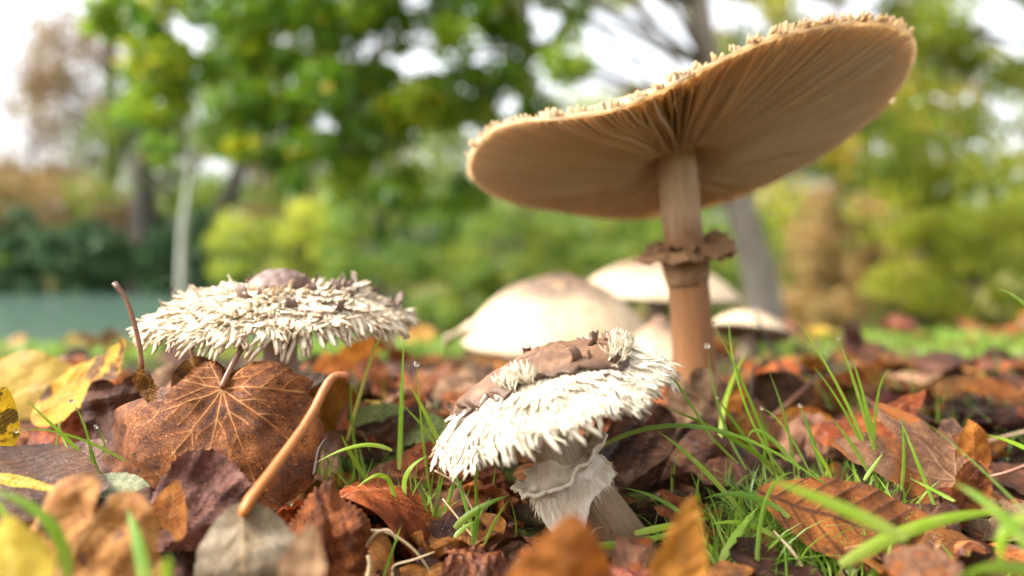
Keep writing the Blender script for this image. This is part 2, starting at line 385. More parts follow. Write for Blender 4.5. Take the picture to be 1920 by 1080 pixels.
# thin trunks and more woodland behind
def simple_tree(px, d, topx, r0, label, box, n, nl, ls, fm, bm, seed, dr=1.5, rad=(.5, 1.0), keep=None, group='trees beyond the lawn', py0=None, tint=0., nlimb=14):
    b = gb(px, d)
    cl_ = clumps_in(box, (d - dr, d + dr), rad, n, seed, keep)
    return tree('broadleaf_tree', label, 'tree', b, [b, P((px * 2 + topx) / 3, 380, d), P((px + topx * 2) / 3, 180, d), P(topx, -60, d), P(topx, -250, d)], r0, r0 * .45, cl_, nl, ls, fm, bm, seed, group, nlimb, tint)
FAR = 'trees across the pond'
simple_tree(272, 38.5, 262, .70, 'thick dark trunked tree behind the dark hedge', (150, 150, 420, 380), 26, 3200, .28, F_mid, B_dark, 31, 2, (.8, 1.5), group=FAR)
simple_tree(212, 41, 205, .45, 'copper leaved tree with slim trunk across the pond', (60, 40, 350, 440), 70, 8500, .25, F_brown, B_dark, 32, 2.5, (.9, 1.7), group=FAR)
b = gb(392, 39)
tree('broadleaf_tree', 'leaning dark trunked tree between hedge and lemon bush', 'tree', b, [b, P(412, 410, 39), P(445, 330, 39), P(480, 200, 39), P(500, 60, 39)], .55, .25,
     clumps_in((420, -150, 640, 300), (37, 41), (.8, 1.5), 40, 33), 4200, .28, F_mid, B_dark, 33, FAR)
simple_tree(50, 43, 75, .13, 'bare twiggy brown tree against the white sky', (-60, 60, 200, 420), 90, 2600, .22, F_brown, B_dark, 34, 3, (1.0, 2.0), group=FAR, nlimb=60)
simple_tree(-120, 42, -120, .5, 'sparse olive tree at the far end of the hedge', (-300, 300, 190, 450), 50, 7500, .26, F_orange, B_dark, 35, 3, (.9, 1.6), group=FAR)
simple_tree(715, 15, 712, .13, 'slender dark trunk tree behind the shaggy mushrooms', (600, 330, 860, 480), 26, 2600, .14, F_mid, B_dark, 36, 1.5, (.3, .55))
simple_tree(1725, 15, 1715, .22, 'dark trunked tree beside the lemon bush', (1580, 100, 1950, 460), 60, 6500, .14, F_ygreen, B_dark, 37, 1.5, (.35, .7))
simple_tree(1560, 17, 1570, .14, 'pale thin trunked tree behind the ochre shrub', (1400, 150, 1720, 500), 60, 8000, .14, F_ygreen, B_grey, 38, 1.5, (.4, .8))
simple_tree(980, 22, 985, .25, 'olive green tree standing behind the tallest mushroom', (760, 200, 1250, 520), 60, 8500, .16, F_mid, B_dark, 39, 2, (.5, 1.0), tint=.1)
simple_tree(560, 43, 560, .4, 'golden olive tree behind the lemon bush', (450, 250, 760, 470), 40, 4000, .28, F_orange, B_dark, 40, 2, (.9, 1.6), group=FAR)
# slender pale stem on the near bank of the pond
b = np.array([(340 - 960) / FPX * 6.5, 6.5, 0]); b[2] = float(g(b[0], b[1])) - .05
tree('birch_sapling', 'slender pale stem standing at the pond edge', 'tree', b, [b, P(340, 540, 6.5), P(345, 420, 6.5), P(356, 330, 6.5), P(362, 180, 6.5)], .036, .02,
     clumps_in((270, 130, 430, 300), (6.2, 6.8), (.12, .2), 12, 44), 500, .07, F_green, B_pale, 44)
# shrubs and hedges
def shrub(name, label, px, d, box, n, nl, ls, fm, seed, rad, dr=1.0, group='shrubs around the lawn and pond', keep=None, tint=0.):
    cx, hw, y0, y1 = (box[0] + box[2]) / 2, (box[2] - box[0]) * .68, box[1] - 25, box[3]
    dome = lambda px_, py_, r: ((px_ - cx) / hw) ** 2 + ((y1 - py_) / (y1 - y0)) ** 2 < 1 + .25 * r.normal()
    b_ = gb(px, d); cl_ = clumps_in((cx - hw, y0 - 20, cx + hw, y1), (d - dr, d + dr), rad, int(n * 1.35), seed, dome); nl = int(nl * 1.1)
    return tree(name, label, 'shrub', b_, [b_], .02 * d / 10, .01, cl_, nl, ls, fm, B_dark, seed, group, 12, tint, 'foliage')
for k, (x0, x1, yt) in enumerate([(-160, 60, 420), (40, 200, 440), (180, 330, 455), (310, 440, 450)]):
    shrub('hedge_shrub', ['dark hedge shrub at the far left end of the pond', 'dark rounded hedge shrub below the copper leaved tree', 'dark hedge shrub below the thick dark trunk', 'dark hedge shrub beside the lemon bush'][k],
          (x0 + x1) / 2, 38.3, (x0, yt, x1, 545), 34, 6500, .24, F_hedge, 50 + k, (.45, .95), .9)
shrub('lemon_bush', 'lemon yellow bush on the far bank of the pond', 520, 30.0, (425, 410, 640, 520), 34, 6500, .17, F_yellow, 55, (.4, .8), .9)
shrub('green_shrub', 'grass green shrub beyond the front shaggy mushroom', 740, 13, (610, 450, 880, 640), 50, 9000, .075, F_mid, 56, (.18, .36), .9)
shrub('green_shrub', 'broad olive shrub behind the pale domed mushrooms', 1010, 12.5, (860, 420, 1180, 625), 60, 11000, .075, F_mid, 57, (.18, .36), .9, tint=.12)
shrub('green_shrub', 'green shrub behind the leaning grey trunk', 1330, 13.5, (1160, 420, 1500, 625), 60, 9000, .075, F_mid, 58, (.2, .4), 1.0)
shrub('ochre_shrub', 'ochre leaved autumn shrub beside the leaning grey trunk', 1590, 12, (1480, 400, 1690, 625), 50, 8500, .07, F_orange, 59, (.18, .36), .9)
shrub('lemon_bush', 'bright lime yellow bush at the right edge of the lawn', 1810, 11, (1690, 420, 1960, 590), 46, 8500, .075, F_yellow, 60, (.18, .36), .9)
shrub('green_shrub', 'dark green shrub under the lime yellow bush', 1850, 12.5, (1660, 520, 2000, 640), 36, 6000, .07, F_mid, 61, (.15, .3), .8)
# wood behind everything
cl = []
r_ = np.random.default_rng(70)
for k in range(300):
    a = r_.uniform(-62, 62); d = r_.uniform(58, 75); h = r_.uniform(0, 1) ** .8 * (4.6 + 3.2 * (abs(math.sin(a * .11)) + .5 * (a > -20)))
    cl.append((d * math.sin(R(a)), d * math.cos(R(a)), -.6 + h, r_.uniform(1.4, 3.0)))
tag(link('far_woodland', crown_mesh('far_woodland', cl, 60000, .45, F_mid, 71, .1)), 'hazy green far woodland behind the lawn and pond', 'woodland', kind='stuff')

# ------------------------------------------------------------------ fallen leaves
def bend(x, y, z, kx, ky, xc):
    if abs(ky) > 1e-4:
        rr_ = 1 / ky; a = y * ky; y, z = np.sin(a) * (rr_ - z), rr_ - np.cos(a) * (rr_ - z)
    if abs(kx) > 1e-4:
        rr_ = 1 / kx; a = (x - xc) * kx; x, z = xc + np.sin(a) * (rr_ - z), rr_ - np.cos(a) * (rr_ - z)
    return x, y, z
def seg_dist(x, y, S):
    d = np.full(x.shape, 9.)
    for (ax, ay, bx, by, wd) in S:
        vx, vy = bx - ax, by - ay; t = np.clip(((x - ax) * vx + (y - ay) * vy) / (vx * vx + vy * vy + 1e-9), 0, 1)
        d = np.minimum(d, np.hypot(x - ax - t * vx, y - ay - t * vy) / (wd * (1 - .45 * t)))
    return d
def leaf_mesh(kind, L, mat, seed, kx=0., ky=0., wave=.05, fold=0., edge=0., res=1.0, ratio=None, relief=1.0, serr=None, tears=0., outline=None):
    """kx, ky: turns of curl along / across (radians over the leaf); returns a mesh whose stalk joint is the origin, tip on +x"""
    r = np.random.default_rng(seed)
    if kind in ('linden', 'maple'):
        nt_, nr_ = int(150 * res), int(46 * res)
        th = np.linspace(-.955 * math.pi, .955 * math.pi, nt_); ab = np.abs(np.degrees(th))
        if kind == 'linden':
            ro = np.interp(ab, [0, 4, 10, 25, 50, 80, 105, 130, 150, 165, 172], [1.16, 1.08, .98, .92, .87, .80, .73, .62, .50, .36, .16])
            if outline: ro = np.interp(np.degrees(th), *zip(*outline))
            ro *= 1 + .05 * np.sin(3 * th + r.uniform(0, 6)) * .6 + (r.uniform(-.06, .06)) * np.sign(th) * np.minimum(1, np.abs(th))
            nser = 58; amp = .022 if serr is None else serr
            mains = [0, 32, -32, 66, -66, 104, -104, 146, -146]; ml = [1.05, .88, .88, .8, .8, .68, .68, .46, .46]
        else:
            lob = [0, 46, -46, 98, -98]; ln = [1.0, .9, .9, .66, .66]
            ro = np.full(nt_, .30)
            for a_, l_ in zip(lob, ln):
                q = np.clip(1 - np.abs(np.degrees(th) - a_) / 27, 0, 1); ro = np.maximum(ro, .36 + (l_ - .36) * q ** .85)
            ro = np.where(ab > 125, np.interp(ab, [125, 160, 172], [.36, .3, .12]), ro)
            nser = 34; amp = .045 if serr is None else serr
            mains = lob + [130, -130]; ml = ln + [.3, .3]
        ro = ro + amp * (np.abs(((th * nser / (2 * math.pi)) % 1) - .35) * 2 - .6)
        if tears: ro *= 1 - tears * np.clip(SN(seed + 5, 1, 6, 7.)(th) - .5, 0, 1)
        t = np.linspace(.004, 1, nr_) ** .9
        X = np.cos(th)[:, None] * ro[:, None] * t; Y = np.sin(th)[:, None] * ro[:, None] * t
        S = []
        for a_, l_ in zip(mains, ml):
            a_ = R(a_ + r.uniform(-4, 4)); n_ = 5; px = py = 0.; ang = a_
            pts = [(0., 0.)]
            for k in range(n_):
                ang += r.uniform(-.07, .07) - .03 * np.sign(a_); px += math.cos(ang) * l_ / n_; py += math.sin(ang) * l_ / n_; pts.append((px, py))
            for k in range(n_): S.append((*pts[k], *pts[k + 1], 1.0 - .16 * k))
            for k in range(1, n_):
                for sg in (-1, 1):
                    if r.uniform() < .3: continue
                    q = ang + sg * r.uniform(.62, .85); ll = .36 * (1 - .13 * k) * r.uniform(.7, 1.1)
                    mx, my = pts[k][0] + math.cos(q) * ll * .5, pts[k][1] + math.sin(q) * ll * .5; q -= sg * .2
                    S.append((*pts[k], mx, my, .55)); S.append((mx, my, mx + math.cos(q) * ll * .5, my + math.sin(q) * ll * .5, .4))
        vd = seg_dist(X.ravel(), Y.ravel(), S)
        E = np.broadcast_to(t, X.shape).ravel(); xc = .25; F = grid_faces(nt_, nr_)
    else:
        ratio = ratio or (.33 if kind == 'ovate' else .13)
        nu, nv = int(90 * res), int(44 * res) | 1
        s = np.linspace(0, 1, nu); v = np.linspace(-1, 1, nv)
        W = ratio * (np.sin(math.pi * s ** (.75 if kind == 'ovate' else .85)) ** (.75 if kind == 'ovate' else .8)) * (1 - .25 * s) * 1.15 + .004
        amp = (.03 if kind == 'ovate' else .012) if serr is None else serr
        W = W * (1 + .04 * np.sin(9 * s + r.uniform(0, 6))) + amp * ratio * 2.2 * (((s * 24) % 1) - .5) * np.sin(math.pi * s)
        Xs = np.broadcast_to(s[:, None], (nu, nv)); X = Xs - .10 * (v[None] ** 2) * (1 - s[:, None]) ** 3 * (kind == 'ovate')
        Y = v[None] * W[:, None] + .04 * np.sin(s * 3 + r.uniform(0, 3))[:, None] * (s[:, None])
        if tears: Y = Y * (1 - tears * np.clip(SN(seed + 5, 1, 6, 9.)(s) - .4, 0, 1))[:, None]
        av = np.abs(v)[None] * W[:, None]
        d1 = av / (1.1 - .7 * Xs)
        d2 = np.full(X.shape, 9.)
        n_ = 9 if kind == 'ovate' else 11
        for i in range(n_):
            for sg in (-1, 1):
                s0 = .05 + .84 * (i + .25 * (sg > 0)) / n_; ln_ = np.abs(Xs - s0 - (1.0 if kind == 'ovate' else .8) * av - .9 * av ** 2) * .66
                d2 = np.where((np.sign(v)[None] * np.ones((nu, 1))) == sg, np.minimum(d2, ln_ / .5), d2)
        vd = np.minimum(d1, d2).ravel(); E = np.broadcast_to(np.abs(v)[None], X.shape).ravel(); xc = .5; F = grid_faces(nu, nv)
    x, y = X.ravel(), Y.ravel()
    wv = .0105
    vein = np.exp(-(vd / wv) ** 2)
    nz = SN(seed + 1, 2, 6, 5.); nz2 = SN(seed + 2, 2, 8, 16.); nz3 = SN(seed + 3, 2, 8, 40.)
    z = wave * nz(x, y) + wave * .28 * nz2(x, y) + wave * .07 * nz3(x, y)
    z += relief * (.007 * vein - .07 * np.minimum(vd, .06))
    z += fold * np.abs(y) + edge * (E ** 4) * (1 + .6 * nz2(x, y))
    x2, y2, z2 = bend(x, y, z, kx, ky, xc)
    V = np.stack([x2, y2, z2], 1) * L
    luv = np.stack([x, y, np.zeros_like(x)], 1)
    return mesh('leaf_' + kind, V, F, mat, {'luv': luv, 'vd': vd, 'vein': vein})
def petiole(parent, pts, r0, r1, mat='brown', n=14, name='petiole'):
    p = spline(pts, n); rad = np.linspace(r0, r1, n); rad[-1] *= 1.35; rad[-2] *= 1.2
    V, F, t, cc = tube(p, rad, 8, True, .05, 1)
    return link(name, mesh(name, V, F, MS[mat], {'t': t}), parent)
def leaf(label, kind, mat, pos, axis, normal, L, anchor=0., seed=1, pet=None, group=None, petmat='brown', petr=.0008, name='fallen_leaf', cat='leaf', M4=None, **kw):
    """one fallen leaf: an Empty at its stalk joint, blade + optional stalk given as world points"""
    Mx = frame(axis, normal); p = np.asarray(pos, float) - Mx[:3, 0] * L * anchor
    o = link(name, None, loc=p); o.empty_display_size = .01; tag(o, label, cat, group)
    link('blade', leaf_mesh(kind, L, ML[mat], seed, **kw), o, Mx)
    if pet is not None: petiole(o, [np.zeros(3)] + [np.asarray(q) - p for q in pet], petr, petr * .9, petmat)
    return o
# --- the ones that can be told apart
leaf('large russet lime leaf with raised veins leaning upright before the left shaggy mushroom', 'linden', 'hero', P(415, 728, .268), (-.12, -.30, -1), (.08, -1, .25), .047,
     seed=101, pet=[P(428, 700, .270), P(442, 672, .273), P(456, 648, .276)], res=1.7, wave=.05, ky=-.75, kx=-.25, edge=-.05, petr=.0011, relief=.45, serr=.012,
     outline=[(-172, .10), (-150, .24), (-129, .34), (-105, .38), (-90, .46), (-80, .62), (-72, .90), (-66, 1.02), (-57, 1.10), (-48, 1.02), (-25, 1.0), (0, 1.08), (25, .98), (53, .95), (75, .86), (90, .74), (97, .66), (106, .70), (113, .56), (130, .40), (150, .22), (172, .1)])
leaf('curled brown leaf scrap with tall upright stalk', 'ovate', 'hero', P(266, 692, .262), (.55, -.3, -1), (-.2, -1, .3), .013, seed=102, ky=5, kx=1.5, wave=.12, ratio=.34,
     pet=[P(262, 650, .262), P(250, 600, .262), P(236, 560, .262), P(214, 530, .262)], petr=.00085)
leaf('small brown leaf tip with hooked stalk behind the russet lime leaf', 'ovate', 'hero', P(362, 684, .274), (.35, .1, -1), (.3, -1, .2), .03, seed=103, ky=.8, kx=.2, pet=[P(361, 670, .274), P(358, 655, .274), P(364, 649, .274)], petr=.0007)
leaf('broad clear yellow leaf standing beside the pond view', 'ovate', 'yellow', P(60, 735, .42), (1, .15, .25), (-.1, -1, .35), .062, .5, 104, ky=-.6, ratio=.42, wave=.05)
leaf('yellow leaf with dark brown blotches tilted over brown leaf', 'ovate', 'spotted', P(175, 712, .34), (.80, -.1, .62), (-.55, -.75, .6), .052, .5, 105, ky=.9, kx=.5, ratio=.27)
leaf('wide brown leaf under the blotched yellow leaf', 'linden', 'rust', P(120, 812, .335), (-.7, -.25, -.35), (.15, -.75, .8), 0.03, .4, 106, ky=-.9, kx=-.4, wave=.08)
leaf('dark wine leaf behind the curled scrap', 'linden', 'dark', P(225, 775, .315), (.2, -.2, -.9), (.3, -.9, .4), 0.02, .3, 107, ky=-.9, wave=.1)
leaf('small orange leaf edge next to the yellow leaf', 'ovate', 'spotted', P(-12, 790, .27), (.25, 0, 1), (.7, -.7, .2), .024, .5, 108, ky=.8)
leaf('dark wet leaf with yellow brown underside by the grass tuft', 'ovate', 'dark', P(70, 900, .245), (1, -.1, -.12), (.0, -.45, .9), .05, .5, 109, ky=-1.1, kx=.3, relief=.4)
leaf('thin yellow leaf strip beneath the dark wet leaf', 'lance', 'yellow', P(45, 905, .232), (1, -.1, -.10), (.0, -.7, .7), .026, .5, 110, ky=.4, ratio=.07, relief=.3)
leaf('grey green serrated leaf edge lying before the russet lime leaf', 'ovate', 'palegreen', P(215, 915, .245), (1, -.05, .02), (.1, -.42, .9), .023, .5, 111, ky=.5, ratio=.30, serr=.07)
leaf('large amber toothed leaf blurred in front', 'linden', 'amber', P(165, 1000, .190), (-.35, -.15, -.9), (-.05, -.95, .4), .021, .15, 112, ky=-.4, wave=.07, res=1.3, serr=.075)
leaf('amber leaf with mauve margin folded beside the large amber leaf', 'linden', 'amber', P(240, 1075, .19), (.3, .15, .55), (-.25, -.9, .5), 0.013, .3, 113, ky=-.5, serr=.05)
leaf('blurred lemon yellow leaf at the litter edge', 'ovate', 'yellow', P(22, 1060, .155), (-.2, .2, .7), (.1, -.9, .4), .016, .4, 114, ky=-.5, ratio=.45)
leaf('dark plum leaf with upturned glowing orange edge', 'linden', 'purple', P(395, 955, .232), (.95, .15, .22), (-.1, -.65, .75), 0.021, .35, 115, ky=1.6, kx=-.6, wave=.15, serr=.04, tears=.2)
leaf('upright orange leaf flap over the plum leaf', 'ovate', 'orange', P(322, 950, .226), (.18, -.12, 1), (-.45, -.9, .1), .021, .6, 116, ky=1.0, ratio=.36)
leaf('crinkled rust leaf with toothed margin and amber patches', 'linden', 'long', P(600, 1015, .228), (.12, .25, 1), (.1, -.95, .35), .021, .25, 117, ky=-.9, kx=-.9, wave=.17, serr=.05, res=1.4, edge=-.08, relief=1.0)
leaf('arched chestnut leaf over a dark hollow', 'ovate', 'rust', P(728, 915, .272), (.28, 1, -.22), (.12, .0, 1), .062, .42, 118, ky=-2.6, kx=-.3, ratio=.52, res=1.3, relief=.9, wave=.04, serr=.02)
leaf('wet dark red leaf with glossy sky sheen', 'linden', 'wet', P(900, 1062, .232), (.55, .05, -.2), (-.05, -.45, .9), 0.0145, .35, 119, ky=-.7, wave=.14, serr=.05, res=1.3)
leaf('grey tan leaf with long thick orange stalk', 'ovate', 'grey', P(455, 968, .200), (.10, -.28, -.8), (.1, -.95, .5), 0.036, 0., 120, ky=-1.3, wave=.08, ratio=.36,
     pet=[P(470, 935, .202), P(520, 870, .214), P(580, 785, .228), P(612, 722, .236), P(632, 704, .238), P(655, 708, .240)], petmat='orange', petr=.00135)
leaf('small blurred tan leaf curl below the grey tan leaf', 'ovate', 'tan', P(575, 1050, .165), (.15, -.1, 1), (-.3, -.9, .2), .016, .5, 121, ky=1.3)
leaf('blurred orange leaf tip before the foot of the front shaggy mushroom', 'ovate', 'orange', P(1062, 1085, .150), (.05, -.05, 1), (.12, -1, .2), .026, .5, 122, ky=-.5, ratio=.42, serr=0., relief=.3, wave=.08)
leaf('narrow upright orange leaf blade standing alone', 'ovate', 'orange', P(1282, 1040, .163), (.2, .05, 1), (-.1, -1, .1), .024, .5, 123, ky=1.4, ratio=.22, serr=0., relief=.25, wave=.08)
leaf('small wrinkled brown pod leaf at the foot of the front mushroom', 'ovate', 'wet', P(1190, 1072, .215), (1, .1, .05), (.0, -.5, .9), .020, .5, 124, ky=-2.4, ratio=.3, wave=.1)
leaf('tiny curled rust leaf below the grass tuft', 'ovate', 'rust', P(1375, 1070, .215), (1, .1, .1), (0, -.6, .8), .011, .5, 125, ky=-1.6)
leaf('rust leaf standing behind the rim of the front shaggy mushroom', 'linden', 'rust', P(1165, 790, .335), (.45, -.1, .4), (-.15, -.9, .45), 0.031, .3, 126, ky=-.8, wave=.1)
leaf('dark red leaf with folded stalk ridge right of front mushroom', 'linden', 'dark', P(1235, 905, .315), (-.4, -.2, -.75), (.0, -.9, .4), 0.036, .35, 127, ky=.9, kx=.3, wave=.1, res=1.2)
leaf('deep shadowed brown leaf behind the long grass tuft', 'linden', 'dark', P(1340, 900, .335), (.6, -.1, -.5), (-.2, -.9, .5), 0.03, .35, 128, ky=-.8, wave=.1)
leaf('rust leaf with ragged edge left of the front mushroom stem', 'ovate', 'rust', P(880, 925, .292), (.95, .0, -.22), (.05, -.8, .5), .052, .5, 129, ky=-.8, ratio=.28, wave=.12, serr=.06, relief=1.5)
leaf('long narrow chestnut leaf with dark midrib across the grass', 'lance', 'long', P(1415, 925, .250), (.94, -.12, -.30), (.20, -.80, .60), .086, 0., 130, ky=.5, kx=.25, res=1.4, ratio=.155, relief=.6)
leaf('broad mauve brown maple leaf with orange patches behind grass', 'maple', 'pink', P(1790, 905, .285), (-1, .05, .30), (.05, -.80, .65), 0.047, 0., 131, ky=-.5, kx=.35, wave=.06, res=1.3, serr=.03,
     pet=[P(1850, 895, .283), P(1890, 885, .280), P(1935, 868, .278)])
leaf('upright orange brown leaf tip behind the maple leaf', 'ovate', 'orange', P(1822, 835, .292), (-.12, .05, 1), (.15, -1, .2), .019, .5, 132, ky=.7, ratio=.36, serr=.07)
leaf('dark orange leaf flap hanging over the long chestnut leaf', 'ovate', 'long', P(1812, 930, .262), (-.3, -.1, -1), (.3, -.95, .1), .022, .45, 133, ky=.9)
leaf('blurred mauve leaf below the long chestnut leaf', 'linden', 'pink', P(1745, 1078, .185), (.6, .2, .1), (0, -.7, .7), 0.012, .3, 134, ky=-.8)
leaf('pale tan leaf leaning on the tall mushroom stem', 'linden', 'tan', P(1300, 755, .362), (.2, -.2, -.9), (-.1, -.95, .3), 0.021, .3, 135, ky=-.7, wave=.1)
leaf('small bright orange leaf by the foot of the tall mushroom', 'ovate', 'orange', P(1380, 765, .38), (.3, 0, .9), (0, -1, .2), .022, .5, 136, ky=.6)
leaf('curled dark maroon leaf right of the tall mushroom', 'linden', 'dark', P(1470, 745, .42), (.7, -.1, .35), (-.1, -.8, .55), 0.022, .35, 137, ky=1.3, wave=.1)
leaf('upright mahogany leaf behind the right grass tuft', 'linden', 'rust', P(1590, 760, .45), (.2, .0, 1), (.0, -1, .3), 0.03, .35, 138, ky=-.7)
leaf('plain brown leaf lying left of the maple leaf', 'linden', 'tan', P(1520, 830, .36), (-.6, -.2, -.4), (0, -.8, .6), 0.02, .3, 139, ky=-.8, wave=.1)
leaf('faded green veined leaf between the grass blades', 'ovate', 'green', P(742, 822, .325), (.93, .05, .32), (-.2, -.9, .45), .046, .5, 140, ky=-.7, ratio=.40, res=1.2,
     pet=[P(655, 815, .31), P(665, 775, .308), P(690, 690, .306), P(712, 625, .304)], petmat='green', petr=.0007)
leaf('pale yellow leaf behind the faded green leaf', 'ovate', 'yellow', P(700, 778, .41), (1, 0, .3), (-.1, -.8, .6), .05, .5, 141, ky=-.4, ratio=.22)
leaf('orange brown leaf below the ring of the left shaggy mushroom', 'linden', 'orange', P(615, 770, .335), (.3, -.1, -1), (.1, -1, .3), 0.018, .3, 142, ky=-.6)
leaf('glowing rust leaf beyond the yellow green stalk', 'linden', 'rust', P(690, 715, .52), (.3, 0, 1), (0, -1, .2), 0.022, .3, 143, ky=-.6)
leaf('rust leaf peeking out behind the left shaggy mushroom', 'linden', 'orange', P(620, 700, .50), (-.3, 0, 1), (0, -1, .2), 0.018, .3, 144, ky=-.6)
leaf('brown leaf hump behind the small hooked stalk', 'linden', 'tan', P(310, 720, .40), (.3, 0, 1), (0, -1, .2), 0.014, .3, 145, ky=-.6)
leaf('small tan leaf under the grass tuft at left', 'ovate', 'purple', P(160, 868, .285), (.9, -.1, .2), (0, -.7, .7), .034, .5, 146, ky=-.8)
leaf('dark brown leaf filling the gap under the plum leaf', 'linden', 'dark', P(330, 1040, .225), (.6, 0, -.3), (0, -.6, .8), 0.026, .4, 147, ky=-.6, wave=.1)
leaf('dark brown leaf under the arched chestnut leaf', 'linden', 'dark', P(760, 1060, .275), (.6, .1, -.1), (0, -.5, .85), 0.03, .4, 148, ky=-.4, wave=.1)
leaf('tan brown leaf under the rim of the front shaggy mushroom', 'linden', 'tan', P(970, 850, .36), (.5, -.1, .2), (.0, -.9, .4), 0.02, .3, 149, ky=-.6)
leaf('rust brown leaf between tall mushroom and grass tuft', 'linden', 'rust', P(1420, 815, .37), (.4, -.2, -.6), (.1, -.85, .5), 0.022, .3, 150, ky=-.9)

# --- look-alike leaves of the litter carpet, in a few colour families
variants = []
for k, (kd, L, kx, ky, wv, ra) in enumerate([('linden', .027, -.5, -1.1, .10, None), ('linden', .023, .5, 1.2, .13, None), ('linden', .030, -.6, -.7, .10, None), ('ovate', .046, .4, -1.8, .09, .34),
        ('ovate', .042, -.6, 1.9, .10, .4), ('maple', .031, .4, -.8, .12, None), ('ovate', .050, .5, -1.1, .08, .3), ('linden', .026, .7, -1.7, .15, None)]):
    variants.append((kd, L, kx, ky, wv, ra, 200 + k))
fam = {'rust': 'rust brown leaf of the litter carpet', 'dark': 'dark brown leaf of the litter carpet', 'tan': 'tan leaf of the litter carpet',
       'orange': 'bright orange leaf of the litter carpet', 'pink': 'mauve brown leaf of the litter carpet', 'amber': 'amber leaf of the litter carpet', 'yellow': 'yellow leaf of the litter carpet'}
vm = {}
def variant(k, fmly):
    if (k, fmly) not in vm:
        kd, L, kx, ky, wv, ra, sd_ = variants[k]
        vm[(k, fmly)] = leaf_mesh(kd, L, ML[fmly], sd_, kx=kx, ky=ky, wave=wv, ratio=ra, res=.62)
    return vm[(k, fmly)]
stems_ = [np.array([.026, .255]), np.array([.085, .40]), np.array([-.093, .325])]
def litter(n, ylo, yhi, seed, fams, wts, lift, tilt, sc=(.8, 1.15), xr=.72):
    r = np.random.default_rng(seed); c = 0; used = []
    while c < n:
        y = math.sqrt(r.uniform(ylo ** 2, yhi ** 2)); x = r.uniform(-xr, xr) * y
        if yhi < .7 and any(np.hypot(*(np.array([x, y]) - s)) < .026 for s in stems_): continue
        if y > .62 and x < -.05 * y and r.uniform() < .45: continue
        if y > .6 and abs(x - .04) < .17 and y < .95 and r.uniform() < .6: continue
        f = r.choice(fams, p=wts); k = int(r.integers(len(variants)))
        s = r.uniform(*sc); az = r.uniform(0, 6.28)
        ax = np.array([math.cos(az), math.sin(az), r.normal() * tilt]); nz_ = np.array([r.normal() * tilt, -abs(r.normal()) * tilt - .12, 1.])
        M = frame(ax, nz_); M[:3, :3] *= s
        L = variants[k][1] * s; z = float(g(x, y)) + .003 + r.uniform(0, lift) + abs(M[2, 0]) * L * .12
        o = link('litter_leaf', variant(k, f), None, M); o.location = (x - M[0, 0] * L * .35, y - M[1, 0] * L * .35, z)
        look = ['cupped rounded', 'upcurled rounded', 'broad rounded', 'rolled oval', 'upcurled oval', 'lobed', 'smooth oval', 'crumpled rounded'][k]
        if yhi < .7:
            marks = [((-.093, .325), 'by the left shaggy mushroom'), ((.02, .26), 'by the front shaggy mushroom'), ((.09, .42), 'by the tallest mushroom'), ((.12, .27), 'by the right grass tuft'),
                     ((-.19, .36), 'by the yellow leaves'), ((.2, .36), 'by the mauve brown maple leaf'), ((-.03, .45), 'behind the faded green leaf'), ((.2, .55), 'behind the mahogany leaf'), ((-.2, .55), 'towards the pond')]
            where = min(marks, key=lambda q: (q[0][0] - x) ** 2 + (q[0][1] - y) ** 2)[1]
        else:
            where = 'on the pond side of the lawn' if x / y < -.12 else 'on the lawn behind the domed mushrooms' if x / y < .32 else 'on the lawn towards the lime yellow bush'
            where = where + (' close in' if y < 1.2 else ' farther out')
        tag(o, f'{look} {fam[f].split(" leaf")[0]} litter leaf {where}', 'leaf', 'litter leaves' + (' near the mushrooms' if yhi < .7 else ' out on the lawn'))
        c += 1
litter(168, .20, .62, 301, ['rust', 'dark', 'tan', 'orange', 'pink'], [.40, .28, .13, .13, .06], .007, .25)
litter(132, .62, 2.6, 302, ['rust', 'dark', 'tan', 'orange', 'pink', 'amber', 'yellow'], [.33, .17, .17, .11, .09, .07, .06], .006, .38, (1.2, 1.8))
# the rest of the carpet, too many to pick apart
def carpet(fmly, n, seed, ylo, yhi, label):
    r = np.random.default_rng(seed); J = Join(); src = []
    for (kd, L, kx, ky, wv, ra, sd_) in variants[:7]:
        me = leaf_mesh(kd, L, None, sd_ + 40, kx=kx, ky=ky, wave=wv, ratio=ra, res=.3); nv = len(me.vertices); V = np.empty(nv * 3, np.float32); me.vertices.foreach_get('co', V)
        F = np.empty(len(me.polygons) * 4, np.int32); me.loops.foreach_get('vertex_index', F); A = {}
        for k_, w_ in (('luv', 3), ('vd', 1), ('vein', 1)):
            a = np.empty(nv * w_, np.float32); me.attributes[k_].data.foreach_get('vector' if w_ == 3 else 'value', a); A[k_] = a.reshape(-1, 3) if w_ == 3 else a
        src.append((V.reshape(-1, 3), F.reshape(-1, 4), A)); bpy.data.meshes.remove(me)
    for k in range(n):
        y = math.exp(r.uniform(math.log(ylo), math.log(yhi))); x = r.uniform(-.75, .75) * y; V, F, A = src[int(r.integers(len(src)))]; az = r.uniform(0, 6.28)
        if y > .7 and x < -.08 * y and r.uniform() < .5: continue
        M = frame((math.cos(az), math.sin(az), r.normal() * .12), (r.normal() * .2, -.1 + r.normal() * .15, 1)); W = V @ M[:3, :3].T * r.uniform(.7, 1.1)
        J.add(W + [x, y, float(g(x, y)) + .002 + r.uniform(0, .003)], F, luv=A['luv'] + np.array([r.uniform(0, 60), r.uniform(0, 60), 0], np.float32), vd=A['vd'], vein=A['vein'])
    tag(link('leaf_litter', J.mesh('leaf_litter', ML[fmly])), label, 'leaf litter', kind='stuff')
